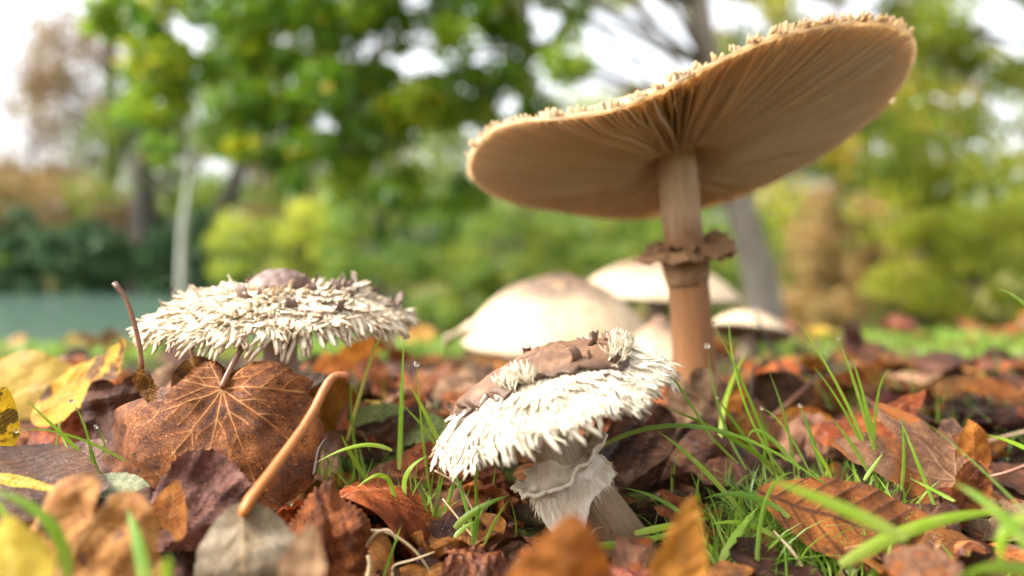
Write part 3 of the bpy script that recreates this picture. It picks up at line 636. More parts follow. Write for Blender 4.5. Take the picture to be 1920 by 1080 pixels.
carpet('rust', 170, 320, .2, 2.2, 'rust brown bottom layer of the leaf litter'); carpet('dark', 170, 321, .17, 1.2, 'dark brown bottom layer of the leaf litter'); carpet('tan', 90, 322, .25, 2.4, 'tan bottom layer of the leaf litter')
# fine crumbs and moss bits between the leaves
J = Join(); r_ = np.random.default_rng(310); n = 5000
yy = np.sqrt(r_.uniform(.12 ** 2, .7 ** 2, n)); xx = r_.uniform(-.7, .7, n) * yy
C = np.stack([xx, yy, g(xx, yy) + r_.uniform(0, .003, n)], 1); V, F = leaf_quads(C, .0045, r_)
m = NT('litter_crumbs'); cr = m.ramp(m.attr('rnd'), [(0, (.02, .01, .006)), (.4, (.08, .035, .015)), (.7, (.16, .08, .03)), (.85, (.10, .12, .03)), (1, (.3, .2, .1))])
J.add(V, F, rnd=np.repeat(r_.uniform(0, 1, n), 4)); tag(link('litter_crumbs', J.mesh('litter_crumbs', m.fin(cr, .7), False)), 'dark crumbs of broken leaf and moss covering the soil', 'leaf crumbs', kind='stuff')

# ------------------------------------------------------------------ mushrooms
def flesh_mat(name, base, tip, tipamt, stain, rough=.75, trans=.12, nsc=400.):
    m = NT(name); t = m.attr('t'); o = m.obj(); r = m.rnd()
    n = m.noise(o, nsc, 4); n2 = m.noise(o, nsc * .18, 3)
    c = m.mix(m.fr(n2, .45, .7, 0, .45), base, stain)
    f = m.math('MULTIPLY', m.fr(t, .45, 1.0, 0, 1), m.fr(r, 0, 1, tipamt[0], tipamt[1]))
    c = m.mix(f, c, tip); m.bump(n, .35, .0006)
    return m.fin(c, rough, trans, .3)
M_white = flesh_mat('mushroom_white_shag', (.66, .585, .45), (.55, .38, .20), (0., .30), (.60, .44, .25))
M_cream = flesh_mat('mushroom_cream_shag', (.76, .66, .50), (.42, .25, .12), (.05, .95), (.60, .40, .20))
def skin_mat(name, a, b, edge):
    m = NT(name); t = m.attr('t'); o = m.obj(); n = m.noise(o, 130, 6, .65); n2 = m.noise(o, 900, 3)
    c = m.ramp(n, [(.3, a), (.7, b)]); c = m.mix(m.fr(t, .75, 1., 0, .7), c, edge); m.bump(n2, .4, .0005)
    return m.fin(c, .55, 0, .4)
M_skin = skin_mat('cap_skin_brown', (.065, .032, .018), (.20, .105, .055), (.05, .025, .015))
M_umbo = skin_mat('umbo_purple_brown', (.10, .06, .05), (.18, .115, .09), (.16, .10, .07))
def stem_mat(name, stops, fib, rough=.6):
    m = NT(name); cc = m.attr('cc', 'Vector'); t = m.attr('t')
    n = m.noise(m.scale(cc, (9, 9, 3.)), 2.2, 6, .7); n2 = m.noise(m.scale(cc, (30, 30, 6)), 1.6, 4, .7); n3 = m.noise(m.scale(cc, (1.2, 1.2, 5)), 2.0, 3)
    c = m.ramp(m.math('ADD', t, m.math('MULTIPLY', m.math('SUBTRACT', n3, .5), .12)), stops)
    c = m.mix(m.fr(n, .48, .68, 0, .75), c, fib); c = m.mix(m.fr(n2, .58, .72, 0, .5), c, tuple(x * .5 for x in fib))
    m.bump(m.math('ADD', n, n2), .6, .0012); return m.fin(c, rough, 0, .35)
M_stem1 = stem_mat('tall_stem', [(0, (.25, .105, .034)), (.50, (.27, .12, .042)), (.56, (.22, .105, .045)), (.62, (.44, .29, .165)), (1, (.58, .41, .24))], (.15, .062, .022))
M_stem2 = stem_mat('front_stem', [(0, (.17, .105, .055)), (.40, (.27, .17, .09)), (.60, (.50, .40, .27)), (1, (.70, .60, .44))], (.085, .04, .018))
M_stem3 = stem_mat('left_stem', [(0, (.30, .2, .14)), (.5, (.40, .29, .22)), (.8, (.46, .35, .28)), (1, (.36, .26, .2))], (.33, .22, .16))
def ring_mat(name, a, b, n0=300):
    m = NT(name); o = m.obj(); t = m.attr('t'); n = m.noise(o, n0, 5, .7); n2 = m.noise(o, n0 * 4, 3)
    c = m.ramp(n, [(.3, a), (.65, b)]); m.bump(n2, .5, .0006); return m.fin(c, .75, .1, .3)
M_ring1 = ring_mat('ring_brown', (.11, .052, .022), (.32, .18, .088)); M_ring2 = ring_mat('ring_grey_cream', (.46, .37, .26), (.70, .61, .47)); M_ring3 = ring_mat('ring_pale', (.46, .38, .31), (.70, .61, .51))
def gill_mat():
    m = NT('gill_cream'); t = m.attr('t'); o = m.obj(); n = m.noise(o, 60, 4)
    c = m.mix(m.fr(n, .4, .7), (.92, .83, .66), (.88, .73, .51)); c = m.mix(m.fr(t, 0, .4, .5, 0), c, (.66, .44, .22))
    hv = m.new('ShaderNodeHueSaturation'); m.l(c, hv.inputs['Color']); m.l(m.fr(m.rnd(), 0, 1, .80, 1.04), hv.inputs['Value']); c = hv.outputs[0]
    return m.fin(c, .7, .45, .3, (.90, .64, .34))
M_gill = gill_mat()
M_capflesh = flesh_mat('tall_cap_flesh', (.80, .66, .45), (.45, .28, .15), (.2, .6), (.72, .52, .30), trans=.62)

def tuft(seed, nst, wdt, rad, curl, spread, seg=5, blunt=.35, droop=0.):
    """a shaggy scale: flat fibrous base dividing into strands; x out, z up, unit length"""
    r = np.random.default_rng(seed); V = []; F = []; T = []; n0 = 0
    for k in range(nst):
        y0 = wdt * ((k + .5) / nst - .5) + r.normal() * wdt * .06; l = r.uniform(.62, 1.0) * (1 - .35 * abs(y0 / wdt)); dy = y0 * spread + r.normal() * .08
        c_ = curl * r.uniform(.2, 1.6); s = np.linspace(0, 1, seg); wob = r.normal() * .09
        x = s * l; y = y0 + dy * s ** 1.5 + wob * np.sin(s * 5); z = .03 + c_ * s ** 2.4 - droop * s ** 2 + r.normal() * .03 * s
        w_ = rad * r.uniform(.7, 1.3) * (1 - (1 - blunt) * s ** 1.4); w_[-1] *= .65
        h_ = w_ * .6
        for j in range(seg):
            V += [(x[j], y[j] - w_[j], z[j] - h_[j] * .5), (x[j], y[j] + w_[j], z[j] - h_[j] * .5), (x[j], y[j] + w_[j] * .15, z[j] + h_[j])]; T += [s[j]] * 3
        for j in range(seg - 1):
            a = n0 + j * 3; b = a + 3
            F += [(a, a + 1, b + 1, b), (a + 1, a + 2, b + 2, b + 1), (a + 2, a, b, b + 2)]
        F.append((n0 + seg * 3 - 3, n0 + seg * 3 - 2, n0 + seg * 3 - 1)); n0 += seg * 3
    return np.array(V), F, np.array(T)
def fuzz(J, pts, dirs, L, w, r, droop):
    """thin fibres: each a bent two-segment ribbon"""
    n = len(pts); d = dirs + r.normal(size=(n, 3)) * .35; d /= np.linalg.norm(d, axis=1)[:, None]
    s = np.cross(d, r.normal(size=(n, 3))); s /= np.linalg.norm(s, axis=1)[:, None] + 1e-9
    l = L * r.uniform(.5, 1.3, (n, 1)); dn = np.zeros((n, 3)); dn[:, 2] = -droop
    p1 = pts + d * l * .5; p2 = pts + (d + dn) * l
    V = np.stack([pts - s * w, pts + s * w, p1 + s * w * .8, p1 - s * w * .8, p2 + s * w * .3, p2 - s * w * .3], 1).reshape(-1, 3)
    b = np.arange(n)[:, None] * 6
    F = np.concatenate([b + [0, 1, 2, 3], b + [3, 2, 4, 5]], 0)
    J.add(V, F, t=np.tile([0, 0, .5, .5, 1, 1.], n))
def lathe_stem(pts, rad, n=40, seg=46, rough=.03, seed=0):
    p = spline(pts, seg); rd = np.interp(np.linspace(0, 1, seg), np.linspace(0, 1, len(rad)), rad)
    V, F, t, cc = tube(p, rd, n); nz = SN(seed, 3, 10, 4.); d = 1 + rough * nz(cc[:, 0], cc[:, 1], cc[:, 2] * 3)
    ctr = np.vstack([p[:1], p, p[-1:]]); ctr = np.tile(ctr, (n, 1)); V = ctr + (V - ctr) * d[:, None]
    return V, F, t, cc
def add_stem(root, pts, rad, mat, seed, **kw):
    V, F, t, cc = lathe_stem(pts, rad, seed=seed, **kw)
    return link('stem', mesh('stem', V, F, mat, {'t': t, 'cc': cc}), root)
def sheet_ring(root, c, axis, prof, wave, mat, seed, name='ring', thick=.0007, rag=.12, nth=120, xdir=(1, 0, 0), warp=None):
    """ragged membrane ring round a stem: prof = list of (radius, height) from inner to outer edge"""
    M = frame_z(axis, xdir); r = np.random.default_rng(seed); th = np.arange(nth) / nth * 2 * math.pi; ns = 14
    q = spline([(a, b, 0) for a, b in prof], ns); s = np.linspace(0, 1, ns)
    nz = SN(seed, 2, 6, 1.6); nz2 = SN(seed + 1, 2, 8, 7.); ct, st = np.cos(th)[:, None], np.sin(th)[:, None]
    ragd = 1 + rag * (nz2(ct * 1.6, st * 1.6) + .6 * r.normal(size=(nth, 1))) * s[None] ** 3
    rad = q[0, 0] + (q[None, :, 0] - q[0, 0]) * ragd; z = q[None, :, 1] * np.ones((nth, 1))
    z = z + wave * s[None] ** 1.5 * nz(ct, st) + wave * .6 * s[None] ** 2 * nz2(ct, st)
    if warp: rad, z = warp(th[:, None], s[None], rad, z)
    V = np.stack([rad * ct, rad * st, z], -1).reshape(-1, 3) @ M[:3, :3].T + np.asarray(c)
    o = link(name, mesh(name, V, grid_faces(nth, ns, True), mat, {'t': np.broadcast_to(s, (nth, ns)).ravel()}), root)
    md = o.modifiers.new('thickness', 'SOLIDIFY'); md.thickness = thick; md.offset = 0
    return o
def shaggy(name, label, base, stem_pts, stem_rad, stem_mat_, apexc, axis, Rc, H, prof, smat, capmat, skin, seed, nsc, scl, tooth, ntooth, fringe, group, curl, umbo=None, dome=None, under=.0045, fuzzn=5000):
    base = np.asarray(base, float); o = link(name, None, loc=base); o.empty_display_size = .02; tag(o, label, 'mushroom', group)
    r = np.random.default_rng(seed)
    add_stem(o, [np.asarray(p) - base for p in stem_pts], stem_rad, stem_mat_, seed)
    A = frame_z(axis); A[:3, 3] = np.asarray(apexc) - base          # cap frame: origin in the rim plane
    nz = SN(seed + 3, 2, 7, 2.2); nz2 = SN(seed + 4, 2, 9, 9.)
    def surf(t, th):
        x, y = t * np.cos(th), t * np.sin(th); lump = nz2(x, y) * .05 * H + nz(x, y) * .06 * H
        rr_ = Rc * t * (1 + .05 * nz(np.cos(th) * 1.2, np.sin(th) * 1.2) * t)
        return np.stack([rr_ * np.cos(th), rr_ * np.sin(th), H * prof(t) + lump], -1)
    nth, ns = 110, 34
    th = np.arange(nth) / nth * 2 * math.pi; t = np.linspace(0.001, 1, ns)
    top = surf(t[None] * np.ones((nth, 1)), th[:, None] * np.ones((1, ns)))
    tb = np.linspace(1, .12, 12)[1:]
    rim = top[:, -1:, :]; bot = rim * np.stack([tb, tb, np.ones_like(tb)], -1)[None]; bot[..., 2] = rim[..., 2] * 1.0 + under * np.sin(np.linspace(0, 1, 11) * 1.5)[None] * 1.0
    Vc = np.concatenate([top, bot], 1).reshape(-1, 3); n_s = ns + 11
    tt = np.broadcast_to(np.r_[t * .3, np.full(11, .2)], (nth, n_s)).ravel()
    Vc = Vc @ A[:3, :3].T + A[:3, 3]
    cap = link('cap', mesh('cap', Vc, grid_faces(nth, n_s, True), capmat, {'t': tt}), o)
    def fr_at(tv, thv, lift, twist=0.):
        e = 1e-3; p = surf(np.float64(tv), np.float64(thv)); q = surf(np.float64(tv + e), np.float64(thv)); T = nrm(q - p)
        S = np.array([-math.sin(thv), math.cos(thv), 0]); N = nrm(np.cross(T, S)); N = N if N[2] > 0 else -N
        T = nrm(T * math.cos(lift) + N * math.sin(lift) + S * twist)
        M = frame(T, N); M[:3, 3] = p; return A @ M
    vars_ = []
    for k in range(6):
        V, F, T = tuft(seed * 10 + k, int(r.integers(*scl.get('n', (6, 10)))), scl['w'], scl['rad'], curl * r.uniform(.5, 1.3), .35, 5, scl.get('blunt', .3), scl.get('droop', 0))
        vars_.append(mesh('scale', V, F, smat, {'t': T}))
    tvars = []
    for k in range(6):
        V, F, T = tuft(seed * 10 + 50 + k, int(r.integers(2, 5)), tooth['w'], tooth['rad'], tooth['curl'], .1, 6, tooth.get('blunt', .42), tooth.get('droop', 0))
        tvars.append(mesh('fringe_tooth', V, F, smat, {'t': T * tooth.get('tip', 1)}))
    ga = math.pi * (3 - 5 ** .5)
    for i in range(nsc):
        tv = math.sqrt(scl['t0'] ** 2 + (scl['t1'] ** 2 - scl['t0'] ** 2) * (i + .5) / nsc) + r.normal() * .015; thv = i * ga + r.normal() * .12
        M = fr_at(min(tv, .985), thv, r.normal() * scl['liftsd'] + scl['lift'], r.normal() * .2); M[:3, :3] *= scl['L'] * r.uniform(.7, 1.25)
        link('scale', vars_[int(r.integers(6))], cap, M)
    for i in range(ntooth):
        thv = (i + r.normal() * .3) / ntooth * 2 * math.pi
        p = surf(np.float64(.97), np.float64(thv)); out = np.array([math.cos(thv), math.sin(thv), 0]); S = np.array([-math.sin(thv), math.cos(thv), 0])
        a = tooth['ang'] + r.normal() * .14; T = nrm(out * math.cos(a) - np.array([0, 0, 1]) * math.sin(a) + S * r.normal() * .12); N = nrm(out * math.sin(a) + np.array([0, 0, 1]) * math.cos(a))
        M = frame(T, N); M[:3, 3] = p - T * .001; M = A @ M; M[:3, :3] *= tooth['L'] * r.uniform(.65, 1.2)
        link('fringe_tooth', tvars[int(r.integers(6))], cap, M)
    J = Join(); n = fuzzn
    tv = np.sqrt(r.uniform(scl['t0'] ** 2, 1.0, n)); thv = r.uniform(0, 2 * math.pi, n)
    p = surf(tv, thv); q = surf(tv + .01, thv); T = q - p; T /= np.linalg.norm(T, axis=1)[:, None]; T[:, 2] += .25
    fuzz(J, p @ A[:3, :3].T + A[:3, 3], T @ A[:3, :3].T, fringe[0], fringe[1], r, fringe[2])
    tag(link('fibres', J.mesh('fibres', smat), cap), kind='stuff')
    # central skin
    ts, rag, lift_, mat_ = skin
    nth2, ns2 = 140, 22; th2 = np.arange(nth2) / nth2 * 2 * math.pi; rgn = SN(seed + 8, 2, 9, 3.2); rgn2 = SN(seed + 9, 2, 9, 14.)
    tmax = ts * (1 + rag * rgn(np.cos(th2), np.sin(th2)) + rag * .35 * rgn2(np.cos(th2), np.sin(th2)))
    s2 = np.linspace(.002, 1, ns2); Vt = surf(s2[None] * tmax[:, None], th2[:, None] * np.ones((1, ns2)))
    Vt[..., 2] += lift_ + (umbo(s2[None] * tmax[:, None]) if umbo else 0) + .0006 * rgn2(Vt[..., 0] * 60, Vt[..., 1] * 60) + lift_ * .8 * s2[None] ** 6 * rgn(np.cos(th2) * 2, np.sin(th2) * 2)[:, None]
    Vt = Vt.reshape(-1, 3) @ A[:3, :3].T + A[:3, 3]
    sk = link('cap_skin', mesh('cap_skin', Vt, grid_faces(nth2, ns2, True), mat_, {'t': np.broadcast_to(s2, (nth2, ns2)).ravel()}), cap)
    md = sk.modifiers.new('thickness', 'SOLIDIFY'); md.thickness = .0012; md.offset = -1
    return o, cap, A, fr_at, surf
def flakes(cap, fr_at, spots, mat, seed, L=(.004, .008)):
    """curled torn skin flakes standing on a cap; spots = (t, angle deg, lift)"""
    r = np.random.default_rng(seed)
    for k, (tv, an, lf) in enumerate(spots):
        s = np.linspace(0, 1, 7); v = np.linspace(-1, 1, 5); w_ = r.uniform(.3, .6)
        cu = r.uniform(1.0, 2.4); X = np.sin(s * cu) / cu; Z = (1 - np.cos(s * cu)) / cu
        V = np.stack([X[:, None] + 0 * v, v[None] * w_ * (1 - .45 * s[:, None]) + r.normal(size=(7, 5)) * .04, Z[:, None] + .12 * v[None] ** 2 + r.normal(size=(7, 5)) * .03], -1).reshape(-1, 3)
        M = fr_at(tv, R(an), lf, r.normal() * .4); M[:3, :3] *= r.uniform(*L)
        o = link('skin_flake', mesh('skin_flake', V, grid_faces(7, 5), mat, {'t': np.repeat(s, 5)}), cap, M)
        md = o.modifiers.new('thickness', 'SOLIDIFY'); md.thickness = .0007
# --- front shaggy mushroom
DF = .258
b2 = P(1195, 1075, .266)
ax2 = nrm([-.37, .01, 1])
o2, cap2, A2, fa2, sf2 = shaggy('shaggy_mushroom', 'small leaning white shaggy mushroom with toothed skirt and brown torn cap skin', b2,
    [b2, P(1135, 985, .262), P(1075, 895, .258), P(1038, 820, .258), P(1018, 775, .258)], [.0112, .0100, .0086, .0078, .0072], M_stem2, P(1037, 765, DF), ax2, .0385, .0175,
    lambda t: 1 - t ** 2.3, M_white, M_white, (.72, .14, .0010, M_skin), 5, 150,
    dict(w=1.0, rad=.062, blunt=.7, n=(9, 14), droop=.05, t0=.52, t1=.96, L=.0085, lift=.0, liftsd=.06), dict(w=.26, rad=.14, L=.0092, ang=1.2, curl=-.10, tip=.6), 78, (.0026, .0001, .35), 'shaggy mushrooms', .06, fuzzn=9000)
ru = np.random.default_rng(4)
flakes(cap2, fa2, [(.60 + .08 * ru.normal(), a, .5) for a in range(-60, 100, 11)], M_skin, 61, (.004, .0075))
flakes(cap2, fa2, [(.66, 200, .2), (.64, 215, .25), (.70, 180, .2), (.62, 235, .3)], M_skin, 62, (.004, .007))
V, F, T = tuft(77, 16, 1.2, .09, .45, .4, 6, .35)
mt = mesh('scale', V, F, M_white, {'t': T})
for k in range(7):
    M = fa2(.52 + .03 * ru.normal(), R(252 + 5 * ru.normal()), .9 + .35 * ru.normal(), ru.normal() * .5); M[:3, :3] *= .0062; link('scale', mt, cap2, M)
for k in range(22):
    M = fa2(.62 + .12 * ru.uniform(), R(-35 + 75 * ru.uniform()), .7 + .3 * ru.normal(), ru.normal() * .5); M[:3, :3] *= .0055 * ru.uniform(.7, 1.3); link('scale', mt, cap2, M)
rc = P(1047, 862, .258) - b2; ra2 = nrm(P(1035, 812, .258) - P(1085, 905, .259))
sheet_ring(o2, rc, ra2, [(.0068, .0035), (.0085, -.0005), (.0125, -.0022), (.0172, .0006)], .0030, M_ring2, 71, 'ring', .0011, .10)
sheet_ring(o2, rc - ra2 * .0028, ra2, [(.0078, .0015), (.0112, -.0015), (.0128, -.0060), (.0134, -.0085)], .0014, M_ring3, 72, 'ring_skirt', .0011, .05,
           warp=lambda th, s, ra, z: (ra, z - .0095 * s ** 1.5 * np.exp(-((np.abs(((th - R(238) + math.pi) % (2 * math.pi)) - math.pi)) / .62) ** 2)))
# fuzzy torn margin on the ring
J = Join(); n = 900; r_ = np.random.default_rng(73); th = r_.uniform(0, 6.28, n); Mr = frame_z(ra2)
pl = np.stack([.0132 * np.cos(th), .0132 * np.sin(th), -.0035 - .006 * r_.uniform(0, 1, n)], 1); dl = np.stack([np.cos(th) * .5, np.sin(th) * .5, -np.ones(n)], 1)
fuzz(J, pl @ Mr[:3, :3].T + rc - ra2 * .002, dl @ Mr[:3, :3].T, .0028, .00012, r_, .2); tag(link('ring_fibres', J.mesh('ring_fibres', M_white), o2), kind='stuff')

# --- left shaggy mushroom
D3 = .325
b3 = P(535, 900, .33)
o3, cap3, A3, fa3, sf3 = shaggy('shaggy_mushroom', 'wide flat cream shaggy mushroom with recurved scales and purple brown knob behind russet leaf', b3,
    [b3, P(532, 800, .328), P(528, 720, .326), P(525, 650, D3), P(524, 590, D3)], [.0085, .0078, .0070, .0069, .0072], M_stem3, P(529, 597, D3), (-.03, -.045, 1), .0495, .0125,
    lambda t: 1 - t ** 3.0, M_cream, M_white, (.24, .06, .0004, M_umbo), 6, 230,
    dict(w=1.15, rad=.105, blunt=.85, n=(6, 9), droop=.22, t0=.22, t1=.99, L=.0090, lift=.06, liftsd=.14), dict(w=.95, rad=.105, blunt=.75, L=.0125, ang=1.12, curl=.12), 80, (.0026, .0001, .3), 'shaggy mushrooms', .30,
    umbo=lambda t: .0055 * np.clip(1 - (t / .24) ** 2, 0, 1) ** .7, fuzzn=9000)
ru = np.random.default_rng(5)
flakes(cap3, fa3, [(.30 + .6 * ru.uniform(), 360 * ru.uniform(), .35 + .25 * ru.normal()) for k in range(34)], M_umbo, 63, (.004, .0085))
flakes(cap3, fa3, [(.93, 8, .9), (.92, 14, .7), (.88, 2, .9), (.75, 172, .9), (.80, 185, .7), (.9, 176, .7)], M_umbo, 64, (.007, .009))
rc3 = P(530, 716, .326) - b3
sheet_ring(o3, rc3, (-.02, -.02, 1), [(.0069, .0002), (.0095, -.0014), (.0125, -.0012), (.0160, .0015)], .0016, M_ring3, 74, 'ring', .0018, .08)

# --- tall parasol mushroom
b1 = P(1308, 800, .408); S1 = [b1, P(1303, 700, .407), P(1293, 560, .404), P(1279, 420, .401), P(1268, 285, .400), P(1262, 235, .399)]
o1 = link('parasol_mushroom', None, loc=b1); o1.empty_display_size = .03
tag(o1, 'tallest parasol mushroom seen from below with cream gills and brown ring', 'mushroom', 'parasol mushrooms')
add_stem(o1, [p - b1 for p in S1], [.0118, .0110, .0103, .0098, .0094, .0094], M_stem1, 81, rough=.02)
c1 = P(1268, 283, .400) - b1
RC = .1075
_w1 = SN(90, 2, 6, 1.4); _w2 = SN(91, 2, 8, 5.0)
def rimz(t, th):
    """height of the cap plane over the stem top: tilt towards the camera's right and near side, plus the saddle warp"""
    x, y = t * np.cos(th), t * np.sin(th)
    return .0160 * x - .0270 * y + .0060 * (x * x - y * y * .35) - .005 * x * y + .0035 * t * t * _w1(x, y) + .0016 * t ** 3 * _w2(x, y) - .0140 * np.exp(-((x + .42) ** 2 + (y + .92) ** 2) / .18) + .004
def rimr(th): return RC * (1 + .025 * _w1(np.cos(th) * 1.3, np.sin(th) * 1.3) + .012 * _w2(np.cos(th), np.sin(th)))
def under(t, th):     # flesh the gills hang from
    return rimz(t, th) + .010 * (1 - t ** 2)
def belly(t): return .0135 * np.clip((t - .075) / .16, 0, 1) ** .8 * (1 - t ** 1.7) ** .9 + .0012
nth, ns = 160, 30; th = np.arange(nth) / nth * 2 * math.pi; t = np.linspace(.004, 1, ns)
TH = th[:, None] * np.ones((1, ns)); TT = t[None] * np.ones((nth, 1)); RR = rimr(TH) * TT
low = np.stack([RR * np.cos(TH), RR * np.sin(TH), under(TT, TH)], -1)
upz = rimz(TT, TH) + .0015 + .013 * (1 - TT ** 2.0) + .0007 * _w2(TT * np.cos(TH) * 6, TT * np.sin(TH) * 6)
upr = RR * 1.012; up = np.stack([upr * np.cos(TH), upr * np.sin(TH), upz], -1)
Vc = np.concatenate([low, up[:, ::-1]], 1).reshape(-1, 3)
cap1 = link('cap', mesh('cap', Vc + c1, grid_faces(nth, 2 * ns, True), M_capflesh, {'t': np.broadcast_to(np.r_[t * .3, t[::-1] * .7], (nth, 2 * ns)).ravel()}), o1)
def gill(th0, t0, r, depth=1.0):
    s = np.linspace(0, 1, 13); tt = t0 + (.995 - t0) * s
    tha = th0 + .018 * np.sin(s * 4 + r.uniform(0, 6)) * (1 - s * .5) + r.normal() * .004
    rr_ = rimr(tha) * tt; x, y = rr_ * np.cos(tha), rr_ * np.sin(tha); zu = under(tt, tha) + .0006
    d = belly(tt) * depth * r.uniform(.82, 1.06) * (np.clip(s / .12, 0, 1) ** .5 if t0 > .2 else 1)
    lean = r.normal() * .07; nx, ny = -np.sin(tha), np.cos(tha); w0, w1 = .00032, .00016
    rows = []
    for (k, wd) in ((0, w0), (1, w1), (1, -w1), (0, -w0)):
        zz = zu - (.010 * (1 - tt ** 2) + d) * k; off = wd + lean * d * k
        rows.append(np.stack([x + nx * off, y + ny * off, zz], -1))
    V = np.stack(rows, 0).reshape(-1, 3) ; F = grid_faces(4, 13)
    return V, F, np.tile(s, 4)
r_ = np.random.default_rng(92); NG = 300
for k in range(NG):
    th0 = (k + .15 * r_.normal()) / NG * 2 * math.pi
    V, F, s = gill(th0, .105, r_); link('gill', mesh('gill', V + c1, F, M_gill, {'t': s}), cap1)
J = Join()
for k in range(NG):
    V, F, s = gill((k + .5 + .1 * r_.normal()) / NG * 2 * math.pi, r_.choice([.55, .68, .78]), r_, .45); J.add(V + c1, F, t=s)
tag(link('short_gills', J.mesh('short_gills', M_gill), cap1), kind='stuff')
# curled scales along the margin of the tall cap
tv = []
for k in range(6):
    V, F, T = tuft(930 + k, 6, 1.4, .22, .35, .2, 5, .8); tv.append(mesh('scale', V, F, M_capflesh, {'t': T}))
for k in range(150):
    th0 = k / 150 * 2 * math.pi + r_.normal() * .02; rr_ = rimr(th0) * r_.uniform(.965, 1.008); z = float(rimz(np.float64(1.), np.float64(th0))) + .0016
    out = np.array([math.cos(th0), math.sin(th0), .15 + .5 * r_.normal() ** 2]); M = frame(out, (0, 0, 1)); M[:3, :3] *= r_.uniform(.0025, .0048); M[:3, 3] = np.array([rr_ * math.cos(th0), rr_ * math.sin(th0), z]) + c1
    link('scale', tv[k % 6], cap1, M)
ra1 = nrm(S1[3] - S1[2]); rc1 = P(1283, 468, .402) - b1
sheet_ring(o1, rc1, ra1, [(.0096, -.018), (.0110, -.012), (.0118, -.004), (.0150, .0005), (.0195, -.0005), (.0235, -.0040)], .0058, M_ring1, 75, 'ring', .0013, .16, 150)
sheet_ring(o1, rc1 - ra1 * .0005, ra1, [(.0102, .0025), (.0125, .0012), (.0165, .0014), (.0205, .001)], .0055, M_ring1, 76, 'ring_frill', .0011, .2, 150)

# --- pale domed mushrooms behind
def dome_mat(name, brown, cream, t0, t1):
    m = NT(name); t = m.attr('t'); o = m.obj(); n = m.noise(o, 45, 5, .7); n2 = m.noise(o, 120, 3)
    f = m.math('ADD', t, m.math('MULTIPLY', m.math('SUBTRACT', n, .5), .55))
    c = m.ramp(f, [(t0 * .6, brown), (t0, tuple(.6 * a + .25 * b_ for a, b_ in zip(brown, cream))), (t1, cream), (1, cream)])
    c = m.mix(m.fr(n2, .50, .62, 0, .6), c, (.36, .22, .11)); m.bump(n, .5, .002); return m.fin(c, .7, .05, .3)
M_dome = dome_mat('dome_cream', (.085, .05, .035), (.42, .325, .21), .50, .72); M_domeb = dome_mat('dome_tan', (.13, .075, .045), (.42, .33, .22), .45, .75)
M_under = ring_mat('under_gills', (.24, .15, .09), (.40, .27, .17), 60)
def domed(label, c, axis, Rc, H, stem_r, foot, mat, seed, sag=0., bumpy=.03, pw=2.0, group='parasol mushrooms', bulge=0.):
    foot = np.asarray(foot, float); o = link('parasol_mushroom', None, loc=foot); o.empty_display_size = .03; tag(o, label, 'mushroom', group)
    A = frame_z(axis); c = np.asarray(c, float)
    nz = SN(seed, 2, 6, 1.6); nth, ns = 90, 26; th = np.arange(nth)[:, None] / nth * 2 * math.pi; t = np.linspace(.002, 1, ns)[None]
    rr_ = Rc * t * (1 + .06 * nz(np.cos(th), np.sin(th)) * t); x, y = rr_ * np.cos(th), rr_ * np.sin(th)
    z = H * (1 - t ** pw) + bulge * np.exp(-(t / .2) ** 2) + bumpy * H * nz(np.cos(th) * t * 2, np.sin(th) * t * 2) - sag * t ** 4 * (1 + nz(np.cos(th), np.sin(th)))
    V = np.stack([x + 0 * t, y + 0 * t, z], -1).reshape(-1, 3) @ A[:3, :3].T + c - foot
    cp = link('cap', mesh('cap', V, grid_faces(nth, ns, True), mat, {'t': np.broadcast_to(t, (nth, ns)).ravel()}), o)
    md = cp.modifiers.new('thickness', 'SOLIDIFY'); md.thickness = .003; md.offset = -1
    Jg = Join(); r = np.random.default_rng(seed)
    for k in range(140):
        a = k / 140 * 2 * math.pi; s = np.linspace(.14, .97, 8); rr2 = Rc * s * (1 + .06 * float(nz(math.cos(a), math.sin(a))) * s); zt = H * (1 - s ** pw) - .003
        zb = zt - .011 * (1 - s ** 3) - .0015; V = np.concatenate([np.stack([rr2 * math.cos(a), rr2 * math.sin(a), zt], 1), np.stack([rr2 * math.cos(a), rr2 * math.sin(a), zb], 1)])
        Jg.add(V @ A[:3, :3].T + c - foot, grid_faces(2, 8))
    tag(link('gills', Jg.mesh('gills', M_under), cp), kind='stuff')
    top = c + A[:3, 2] * H * .9
    add_stem(o, [np.zeros(3), (top - foot) * .5 + [.002, 0, 0], top - foot], [stem_r * 1.2, stem_r, stem_r * .9], M_stem3, seed)
    return o, cp, A
def onto(px, d, dz=-.004): x = (px - 960) / FPX * d; return np.array([x, d, float(g(x, d)) + dz])
om, cm, Am = domed('broad pale domed mushroom with dark brown centre behind the front shaggy mushroom', P(1045, 627, .70), (.02, -.09, 1), .084, .047, .011, onto(1050, .72), M_dome, 95, .006, .05, 2.3, bulge=.005)
